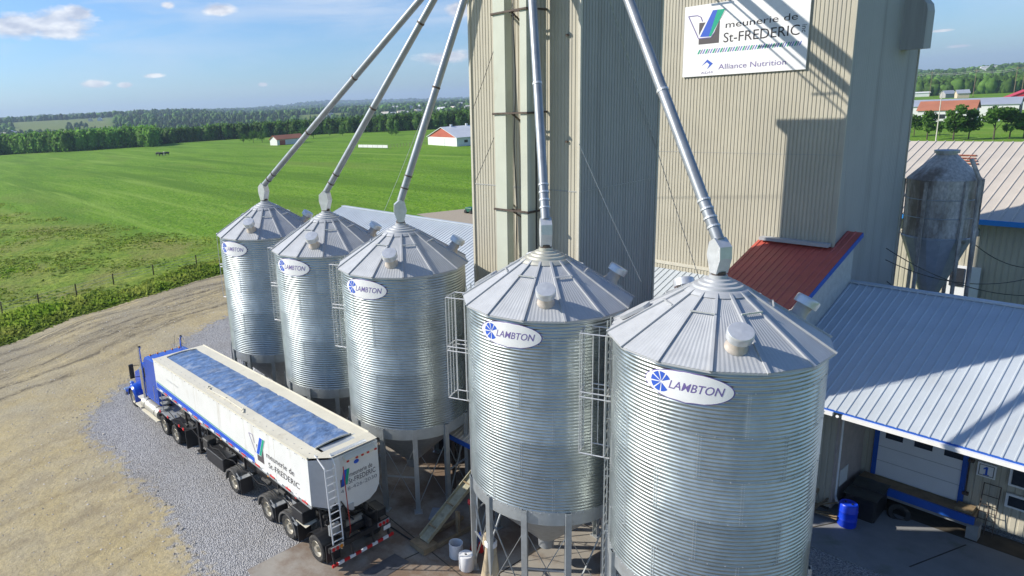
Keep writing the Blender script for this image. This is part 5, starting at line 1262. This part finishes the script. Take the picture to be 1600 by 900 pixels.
crimson = mat('crimson_metal', (.52, .03, .05), .5, var=.06)
# long small barn in the field (left)
p = at_z(422, 228); q_ = at_z(464, 224); ang = math.atan2(q_.y-p.y, q_.x-p.x)
gable('field_barn', 'low white barn with brick red roof standing alone in the green field', 'barn', ((p.x+q_.x)/2-2, (p.y+q_.y)/2+3, 0), ang, (q_-p).length*1.0, 6, 2.6, 1.6, whitewall, orangeroof, doors=[('door', -6, -3.06, 0, -3, -3, 2.2, brickred)])
p = at_z(669, 226); q_ = at_z(714, 229); ang = math.atan2(q_.y-p.y, q_.x-p.x); gl = (q_-p).length; nrm = Vector((-(q_-p).y, (q_-p).x, 0)).normalized(); nrm = nrm if nrm.dot(Vector((-.8, .6, 0))) > 0 else -nrm
Lb = 42; cen = (p+q_)/2+nrm*Lb/2
br = gable('red_gable_barn', 'white walled barn with red gable end and pale metal roof by the narrow tower', 'barn', (cen.x, cen.y, 0), math.atan2(nrm.y, nrm.x), Lb, gl, 3.0, 3.4, whitewall, barnroof, brickred)
mb = MB()
for k in range(6): mb.cyl((-17+k*6.5, 0, 6.4), (-17+k*6.5, 0, 7.3), .5, n=8)
mb.each('ridge_vent', barnroof, br)
for k in range(7): MB().box((-18+k*5, -gl/2-.06, 1.2), (-16.6+k*5, -gl/2-.01, 2.1)).build('window', glass, br)
MB().box((-Lb/2-.08, -2, 0), (-Lb/2-.01, 2, 2.6)).build('barn_door', whitewall, br)
# feedlot fence in front of it
def fence(name, lab, pts, h, n, mt, board=True, grp=None, every=None):
    t = empty(name, (pts[0].x, pts[0].y, 0), 0, lab, 'fence', grp)
    for a_, b_ in zip(pts[:-1], pts[1:]):
        k_ = max(1, n)
        if board: wp(MB().bar(a_+Vector((0, 0, h*.55)), b_+Vector((0, 0, h*.55)), .08, h*.8).build('board_run', mt), t)
        else:
            w_ = MB()
            for zz_ in (.4, .75, 1.1): w_.cyl(a_+Vector((0, 0, zz_*h/1.25)), b_+Vector((0, 0, zz_*h/1.25)), .012, n=4)
            wp(w_.build('wire', galvdull), t)
        for i in range(k_+1): pp = a_.lerp(b_, i/k_); wp(MB().cyl(pp, pp+Vector((0, 0, h)), .07, n=6).build('post', wood), t)
fence('feedlot_wall', 'pale low board wall of the feedlot beyond the green field', [at_z(560, 231), at_z(606, 232)], 1.3, 6, whitewall)
fence('feedlot_fence', 'rusty brown rail fence between the board wall and the red barn', [at_z(606, 232), at_z(664, 227)], 1.5, 12, mat('rusty_rail', (.36, .27, .20), .8), board=False)
fence('pasture_fence', 'wire pasture fence on grey posts along the edge of the yard', [Vector((-66.6, 7.4, 0)), Vector((-66.9, 10.4, 0)), Vector((-68.2, 13.9, 0)), Vector((-69.5, 17.7, 0)), Vector((-70.4, 22, 0)), Vector((-71.2, 27, 0)), Vector((-72, 36, 0))], 1.1, 1, wood, board=False)
# right-hand village
p = at_z(1412, 189); q_ = at_z(1550, 180)
Wl = gable('long_white_building', 'long white metal building with grey roof behind the orange roofed house', 'building', (-84, 322, 0), R(8), 46, 20, 4.2, 1.9, whitewall, greyroof, doors=[('dark_door', 23, -7, 0, 23.1, -3, 3.6, black), ('dark_door', 23, 2, 0, 23.1, 6, 3.6, black)])
Ho = gable('orange_roofed_building', 'white building with orange brown roof in front of the long white one', 'building', (-74, 295, 0), R(8), 15, 13, 3.8, 2.6, whitewall, orangeroof, orangeroof, doors=[('garage_door', 7.5, -5, 0, 7.6, 0, 3, black), ('window', -2, -6.56, 1, 0, -6.5, 2.4, glass)])
gable('crimson_gable_house', 'white building with crimson gable at the right edge beyond the trees', 'building', (-70, 374, 0), R(104), 18, 12, 4.4, 2.8, whitewall, crimson, crimson, doors=[('window', 9, -3, 1.6, 9.1, 0, 3, glass)])
gable('small_crimson_shed', 'small shed with dark crimson roof at the far right', 'shed', (-56, 326, 0), R(20), 7, 5, 2.2, 1.6, whitewall, crimson)
gable('small_farm_building', 'small white flat looking building far behind the long white one', 'building', (-170, 605, 0), R(20), 12, 6, 2.6, .6, whitewall, whitewall)
gable('small_grey_house', 'small grey house at the edge of the far right woods', 'house', (-142, 560, 0), R(50), 6, 5, 2.6, 1.8, mat('grey_siding', (.35, .33, .33), .7), greyroof)
gable('small_cream_house', 'small cream house next to the grey one by the far right woods', 'house', (-131, 545, 0), R(30), 6, 5, 3, 1.8, mat('cream_siding', (.62, .50, .36), .7), greyroof)
z_ = float(height(np.array([-330.]), np.array([1400.]))[0])
dd = ray(1545, 112); dd = dd/np.hypot(dd[0], dd[1]); P_ = dd*1500
gable('hilltop_factory', 'pale flat building standing on the wooded ridge on the right', 'building', (P_[0], P_[1], float(height(P_[0], P_[1]))+7), R(20), 22, 14, 6, .8, whitewall, whitewall)
# cars by the houses
def tinycar(x, y, rz_, mt, lab):
    t = empty('parked_car', (x, y, 0), rz_, lab, 'car', 'cars by the houses on the right')
    MB().bbox((-2.2, -.9, .35), (2.2, .9, .95), .12).build('body', mt, t); MB().prism([(-1.3, .95), (1.3, .95), (.8, 1.5), (-.9, 1.5)], lambda a, b, tt: (a, tt, b), -.75, .75).build('cabin', glass, t)
    for s in (-1.35, 1.35):
        for l_ in (-.9, .72): MB().cyl((s, l_, .33), (s, l_+.18, .33), .33, n=12).build('wheel', rubber, t)
tinycar(-60, 283, R(10), white, 'white car parked by the orange roofed building'); tinycar(-50, 318, R(40), white, 'white car parked at the far right by the crimson shed'); tinycar(-69.5, 236, R(80), crimson, 'small red car among the trees next to the mill tower')
# green tank by the tower
p = at_z(736, 333); t = empty('green_tank', (p.x, p.y, 0), 0, 'dark green farm machine at the field corner beside the narrow tower', 'farm machine')
t.scale = (.65, .65, .65); MB().bbox((-1.1, -.9, .4), (1.1, .9, 1.3), .15).build('body', mat('dark_green', (.01, .10, .06), .5), t); MB().cyl((-.8, -1, .4), (-.8, 1, .4), .4, n=14).build('wheel', rubber, t); MB().cyl((.8, -1, .4), (.8, 1, .4), .4, n=14).build('wheel', rubber, t)
# cows
def cow(x, y, rz_, mt, lab):
    t = empty('cow', (x, y, 0), rz_, lab, 'cow', 'cattle in the far field')
    m_ = MB(); m_.lathe([(0, -1.1), (.32, -1.0), (.42, -.4), (.40, .3), (.34, .85), (.16, 1.05), (0, 1.1)], 12, (0, 0, 1.0), (1, 0, 0)); m_.lathe([(.16, 0), (.13, .35), (.17, .5), (.08, .85), (0, .88)], 8, (.95, 0, 1.15), (.9, 0, .1))
    for s in (-.75, .65):
        for l_ in (-.2, .2): m_.cyl((s, l_, 0), (s, l_, .8), .06, .11, n=6)
    m_.build('body', mt, t, smooth=True)
blk = mat('cow_black', (.03, .03, .03), .8); wht = mat('cow_white', (.7, .68, .64), .8)
for k, (px_, py_, m2_, lab) in enumerate(((247, 243, blk, 'black cow, leftmost of the small herd in the far field'), (252, 243.5, blk, 'black cow in the middle of the herd in the far field'), (256.5, 242.5, wht, 'white cow of the small herd in the far field'), (261, 242.5, blk, 'black cow, rightmost of the small herd in the far field'))):
    p = at_z(px_, py_); cow(p.x, p.y, R(30+70*k), m2_, lab)
# far village: tiny houses
vill = [(at_z(px_, 200), px_) for px_ in ()]
cols = [whitewall, mat('far_house_grey', (.5, .5, .5), .7), mat('far_house_cream', (.62, .56, .45), .7)]
k = 0
places = ['left of the first spout', 'between the first and second spouts', 'between the second and third spouts', 'right of the third spout', 'at the far left edge']
for px_, r_ in [(508, 1280), (517, 1300), (549, 1650), (575, 1120), (583, 1500), (602, 1130), (612, 1110), (618, 1480), (627, 1140), (634, 1120), (642, 1500), (652, 1125), (659, 1480), (664, 1135), (672, 1520), (690, 1115), (700, 1500), (708, 1125), (722, 1510), (733, 1130), (3, 1290), (10, 1330), (15, 1300), (140, 1750), (155, 1760)]:
    d = ray(px_, 180); d = d/np.hypot(d[0], d[1]); x, y = d[0]*r_, d[1]*r_; z = float(height(x, y))
    pl = places[4] if px_ < 20 else ('on the cleared hillside' if px_ < 200 else places[1 if px_ < 560 else 2 if px_ < 665 else 3])
    h_ = random.uniform(4.5, 7)
    m_ = MB(); m_.box((-6, -5, 0), (6, 5, h_)); m_.prism([(-5.4, h_), (5.4, h_), (0, h_+3)], lambda a, b, tt: (tt, a, b), -6.3, 6.3)
    o = m_.build('distant_house', cols[k % 3]); o.location = (x, y, z); o.rotation_euler.z = random.uniform(0, 3)
    tag(o, ('tiny pale house among the far woods '+pl), 'house', 'tiny houses of the far village '+pl); k += 1
# poles
def pole(x, y, h, lab, name='utility_pole', cross=True, mt=None, r=.16, grp='utility poles on the right'):
    t = empty(name, (x, y, float(height(np.array([x]), np.array([y]))[0])), R(10), lab, 'pole', grp)
    MB().cyl((0, 0, 0), (0, 0, h), r, r*.6, n=8).build('shaft', mt or wood, t)
    if cross: MB().box((-1.3, -.08, h-1), (1.3, .08, h-.8)).build('crossarm', wood, t)
    return t
pale = mat('pale_pole', (.62, .56, .48), .7)
p = at_z(1462, 221); pole(p.x, p.y, 11.5, 'thin pale pole rising behind the tan warehouse roof', 'flag_pole', False, pale, .13, None)
pp_ = []
for px_, py_, lab in ((1452, 151, 'utility pole farthest left in front of the right woods'), (1520, 152, 'utility pole in the middle of the far right line'), (1583, 153, 'utility pole of the far right line, left of the last one'), (1595, 152, 'utility pole farthest right at the edge of the woods')):
    p = at_z(px_, py_); pole(p.x, p.y, 17, lab); pp_.append(Vector((p.x, p.y, 16.2)))
far = [pp_[0]+(pp_[0]-pp_[1]).normalized()*90]+pp_+[pp_[-1]+Vector((60, 20, 0))]
for dz in (0, -.9):
    m_ = MB()
    for a_, b_ in zip(far[:-1], far[1:]): m_.tube([a_.lerp(b_, k/8)+Vector((0, 0, dz-1.2*4*(k/8)*(1-k/8))) for k in range(9)], .05, 4)
    tag(m_.build('power_line', mat('line_grey', (.5, .5, .5), .6) if dz == 0 else bpy.data.materials['line_grey']), 'pale power line strung before the right woods, '+('upper strand' if dz == 0 else 'lower strand'), 'power line', 'power lines')

# ================================================================== TREES
def leafy(x, y, h, rad, lab, name, grp, seed, conif=False, n=900):
    rs_ = np.random.default_rng(seed); t = empty(name, (x, y, float(height(np.array([x]), np.array([y]))[0])), 0, lab, 'tree' if h > 3 else 'bush', grp)
    tk = MB(); tk.cyl((0, 0, 0), (0, 0, h*.55), h*.022, h*.012, n=7)
    for k in range(5):
        a = k*1.3+seed; tk.cyl((0, 0, h*(.25+.06*k)), (rad*.6*math.cos(a), rad*.6*math.sin(a), h*(.5+.07*k)), h*.010, h*.004, n=5)
    tk.build('trunk', bark, t)
    nb = 14; cz = rs_.uniform(.32, .92, nb)*h; fr_ = (cz/h)
    if conif: rr4 = rad*(1.02-fr_)*1.25
    else: rr4 = rad*np.sqrt(np.clip(1-((fr_-.58)/.42)**2, .05, 1))*.75
    aa = rs_.uniform(0, 6.28, nb); q4 = rs_.uniform(.3, 1, nb)*rr4; bc = np.stack([q4*np.cos(aa), q4*np.sin(aa), cz], 1); br_ = rad*rs_.uniform(.28, .5, nb)
    ids = rs_.integers(0, nb, n); dv = rs_.normal(size=(n, 3)); dv /= np.linalg.norm(dv, axis=1)[:, None]
    c = bc[ids]+dv*(br_[ids]*rs_.uniform(.6, 1.05, n))[:, None]*np.array([1, 1, .8])
    s = h*.035*rs_.uniform(.7, 1.4, n); u = rs_.normal(size=(n, 3)); u /= np.linalg.norm(u, axis=1)[:, None]; w = np.cross(u, dv+.3*rs_.normal(size=(n, 3))); w /= np.linalg.norm(w, axis=1)[:, None]
    V = np.stack([c-u*s[:, None]-w*s[:, None]*.6, c+u*s[:, None]-w*s[:, None]*.6, c+u*s[:, None]+w*s[:, None]*.6, c-u*s[:, None]+w*s[:, None]*.6], 1).reshape(-1, 3)
    tn = np.repeat(.95+.7*rs_.random(nb)[ids]+.25*rs_.random(n), 4)
    o = mesh_np('crown', V, np.arange(4*n).reshape(-1, 4), leaf, dict(tone=tone4(tn))); o.parent = t
    return t
gt = 'trees along the meadow on the right'
for k, (px_, py_, h_, lab, cf) in enumerate(((1416, 214, 4.5, 'low leafy tree right beside the mill tower edge', False), (1428, 212, 5.5, 'small round tree second from the mill tower', False), (1448, 218, 7.0, 'pointed dark green tree left of the pale pole', True), (1489, 219, 8.2, 'broad green tree in front of the orange roofed building', False),
                                    (1513, 218, 7.0, 'narrow conical tree between two broad ones', True), (1552, 218, 8.2, 'broadest round crowned tree in the meadow row', False), (1577, 217, 7.2, 'slim pointed tree near the right edge', True), (1599, 216, 6.5, 'leafy tree cut by the right edge of the picture', False), (1468, 213, 4.2, 'low bushy tree behind the pale pole', False))):
    p = at_z(px_, py_); leafy(p.x, p.y, h_, h_*.36, lab, 'conifer_tree' if cf else 'meadow_tree', gt, 40+k, cf)
gb = 'bushes in the field by the small barn'
for k, (px_, py_, h_, lab) in enumerate(((360, 216, 3, 'leftmost low bush at the far field edge'), (381, 224, 4.5, 'wide bush left of the small white barn'), (396, 223, 5.5, 'tallest bush left of the small white barn'), (410, 223, 5, 'bush touching the small white barn'), (478, 217, 6, 'bush right of the small white barn under the first spout'), (490, 216, 7, 'tree like bush between the first two spouts'),
                                    (535, 213, 4, 'bush in the pale meadow between the spouts'), (612, 212, 4, 'round bush left of the third spout'), (618, 212, 3.5, 'small bush beside the third spout'), (515, 213, 3.5, 'small bush on the rise under the second spout'), (340, 213, 3, 'small bush in front of the dark woods'), (463, 218, 4, 'small bush at the barn end'))):
    p = at_z(px_, py_); leafy(p.x, p.y, h_, h_*.62, lab, 'field_bush', gb, 80+k, False, 500)
# ---- woods: one mass of crowns
def blob_template(sub, seed, kind):
    b = bmesh.new(); bmesh.ops.create_icosphere(b, subdivisions=sub, radius=1); v = np.array([x.co[:] for x in b.verts]); f = np.array([[q.index for q in x.verts] for x in b.faces]); b.free()
    rs_ = np.random.default_rng(seed); out = []
    for p in v:
        nv = noise.noise(Vector(p)*1.9+Vector((seed*3.1, 0, 0)))*.45+noise.noise(Vector(p)*4.5+Vector((0, seed, 0)))*.25
        k = 1+nv; x = Vector(p)*k
        if kind == 1:
            zf = (p[2]+1)/2; w_ = (1-zf)**.8*1.15+.03; x = Vector((p[0]*w_*k/(max(.25, math.hypot(p[0], p[1]))), p[1]*w_*k/(max(.25, math.hypot(p[0], p[1]))), p[2]*1.0))
        out.append(x[:])
    return np.array(out), f
TN = [[blob_template(3, s, k) for s in range(5)] for k in (0, 1)]; TF = [[blob_template(2, s, k) for s in range(4)] for k in (0, 1)]
def woods_mesh(name, pts, lab):
    Vs, Fs, Ts = [], [], []; off = 0; QV, QT = [], []
    for (x, y, z, h, w_, kd, tn, near) in pts:
        v, f = (TN if near else TF)[kd][rng.integers(0, 5 if near else 4)]
        a = rng.uniform(0, 6.28); ca_, sa_ = math.cos(a), math.sin(a)
        vv = np.stack([(v[:, 0]*ca_-v[:, 1]*sa_)*w_+x, (v[:, 0]*sa_+v[:, 1]*ca_)*w_+y, (v[:, 2]*.55+.50)*h+z], 1)
        if near:      # leaf clumps over a smaller core
            n_ = 130; vi = rng.integers(0, len(v), n_); c_ = vv[vi]; cc0 = np.array([x, y, z+h*.5]); k_ = rng.uniform(.82, 1.12, n_)[:, None]
            c_ = cc0+(c_-cc0)*k_; u_ = rng.normal(size=(n_, 3)); u_ /= np.linalg.norm(u_, axis=1)[:, None]; w2_ = np.cross(u_, rng.normal(size=(n_, 3))); w2_ /= np.linalg.norm(w2_, axis=1)[:, None]
            s_ = (h*.05*rng.uniform(.6, 1.3, n_))[:, None]
            QV.append(np.stack([c_-u_*s_-w2_*s_*.7, c_+u_*s_-w2_*s_*.7, c_+u_*s_+w2_*s_*.7, c_-u_*s_+w2_*s_*.7], 1).reshape(-1, 3)); QT.append(np.repeat(tn*rng.uniform(.7, 1.35, n_), 4))
            vv = cc0+(vv-cc0)*.86
        Vs.append(vv); Fs.append(f+off); Ts.append(np.full(len(v), tn*(.8 if near else 1))); off += len(v)
    V_ = np.concatenate(Vs); F_ = np.concatenate(Fs); T_ = np.concatenate(Ts)
    if QV:
        Q_ = np.concatenate(QV); q0 = len(V_)+np.arange(0, len(Q_), 4)[:, None]
        F_ = np.concatenate([F_, q0+np.array([[0, 1, 2]]), q0+np.array([[0, 2, 3]])]); V_ = np.concatenate([V_, Q_]); T_ = np.concatenate([T_]+QT)
    o = mesh_np(name, V_, F_, forestm, dict(tone=tone4(T_)))
    return tag(o, lab, 'woods', kind='stuff')
def scatter(px0, px1, n, rmax, seed):
    rs_ = np.random.default_rng(seed); pts = []
    for i in range(n):
        px_ = rs_.uniform(px0, px1); r0 = float(near_edge(px_)); u = rs_.random()**1.15
        r_ = r0+abs(rs_.normal())*6 if i % 9 == 0 else r0*(rmax/r0)**u
        if field_patches(np.array(px_), np.array(r_)): continue
        d = ray(px_, 200); d = d/np.hypot(d[0], d[1]); x, y = d[0]*r_, d[1]*r_
        h = rs_.uniform(3.6, 10)*(1+min(1.2, r_/3500))*(1 if px_ < 243 or px_ > 1000 else .85); kd = 1 if (rs_.random() < (.15 if r_ < 620 and px_ < 240 else .55)) else 0
        w_ = (h*.25 if kd == 0 else h*.17)*(1+r_/1800)
        big = noise.noise(Vector((x/160, y/160, 0)))
        tn = (1.35 if kd == 0 else .8)*(1+.7*big)*rs_.uniform(.65, 1.5)
        if r_ < 560 and px_ < 240: tn *= 1.5
        pts.append((x, y, float(height(x, y))-.6, h, w_, kd, tn, r_ < 640))
    return pts
woods_mesh('far_woods', scatter(-60, 900, 19000, 6500, 3), 'dark green mixed woods reaching to the horizon beyond the field')
woods_mesh('ridge_woods', scatter(1370, 1680, 5000, 3000, 4), 'dark woods covering the low ridge on the right')
woods_mesh('scattered_field_trees', [(P[0], P[1], float(height(P[0], P[1]))-.3, h, h*.4, 0, tn, False) for P, h, tn in [((lambda d, r_: (d[0]/np.hypot(d[0], d[1])*r_, d[1]/np.hypot(d[0], d[1])*r_))(ray(px_, 190), r_), random.uniform(6, 10), random.uniform(.7, 1.2)) for px_, r_ in ([(random.uniform(100, 135), random.uniform(1330, 1500)) for _ in range(14)]+[(random.uniform(600, 735), random.uniform(420, 440)) for _ in range(16)]+[(random.uniform(545, 735), random.uniform(1080, 1220)) for _ in range(60)]+[(random.uniform(0, 60), random.uniform(1270, 1330)) for _ in range(20)])]], 'loose clumps of trees in the clearings of the far woods')

# ---- tall grass along the yard and in the rough meadow
def tufts(n, seed):
    rs_ = np.random.default_rng(seed); P = []
    xs = rs_.uniform(-175, -52, n*3); ys_ = rs_.uniform(-12, 46, n*3)
    e2, _ = edge_dist(xs, ys_); yl = np.interp(xs, bxa[:, 0], bxa[:, 1], left=14, right=46)
    d = -e2
    dens = np.where(d < 5+2.5*fbm2(xs, ys_, 6, 2), .9, np.where(ys_ < yl+2*fbm2(xs, ys_, 9, 1), .20*np.clip(.4+fbm2(xs, ys_, 7, 6), 0, 1.5), .0))*(d > -.4)*(np.random.default_rng(5).random(n*3) < np.clip(60/np.maximum(20, -xs-20), .15, 1))
    ok = rs_.random(n*3) < dens; xs = xs[ok]; ys_ = ys_[ok]; d = d[ok]; m_ = len(xs)
    clump = fbm2(xs, ys_, 5, 3)
    h = np.where(d < 6, .14+.26*rs_.random(m_)**2+.34*np.clip(clump, 0, 1), .06+.10*rs_.random(m_)+.16*np.clip(clump, 0, 1)**2)
    h *= np.clip((d+.4)/1.2, .3, 1)
    V = []; 
    nb = 3; X = np.repeat(xs, nb)+rs_.normal(size=m_*nb)*.16; Y = np.repeat(ys_, nb)+rs_.normal(size=m_*nb)*.16; H = np.repeat(h, nb)*rs_.uniform(.6, 1.2, m_*nb); a = rs_.uniform(0, 3.14, m_*nb); w_ = .10+.10*rs_.random(m_*nb)
    lx = rs_.normal(size=m_*nb)*.12; ly = rs_.normal(size=m_*nb)*.12
    A = np.stack([X-np.cos(a)*w_*.6, Y-np.sin(a)*w_*.6, 0*X], 1); B = np.stack([X+np.cos(a)*w_*.6, Y+np.sin(a)*w_*.6, 0*X], 1)
    C = np.stack([X+np.cos(a)*w_+lx, Y+np.sin(a)*w_+ly, H*.8], 1); D = np.stack([X-np.cos(a)*w_*.3+lx*1.3, Y-np.sin(a)*w_*.3+ly*1.3, H], 1)
    V = np.stack([A, B, C, D], 1).reshape(-1, 3)
    tn = np.repeat(np.repeat(.75+.35*clump+.3*rs_.random(m_), nb), 4); tn = np.clip(tn, .4, 1.6)
    return tag(mesh_np('tall_grass', V, np.arange(len(V)).reshape(-1, 4), weed, dict(tone=tone4(tn))), 'rough tall grass and weeds between the dirt yard and the mown field', 'grass', kind='stuff')
tufts(60000, 11)
# ---- haze
hz = MB().box((-9000, -3000, -1), (9000, 9000, 160)).build('haze', bpy.data.materials.new('haze'))
hm = hz.data.materials[0]; hm.use_nodes = True; nn = hm.node_tree.nodes; nn.remove(nn['Principled BSDF'])
pv = nn.new('ShaderNodeVolumePrincipled'); pv.inputs['Density'].default_value = 1.5e-4; pv.inputs['Color'].default_value = (.60, .77, 1, 1); pv.inputs['Anisotropy'].default_value = .1
hm.node_tree.links.new(pv.outputs[0], nn['Material Output'].inputs['Volume'])
tag(hz, 'thin blue summer haze over the far woods and hills', 'haze', kind='stuff')
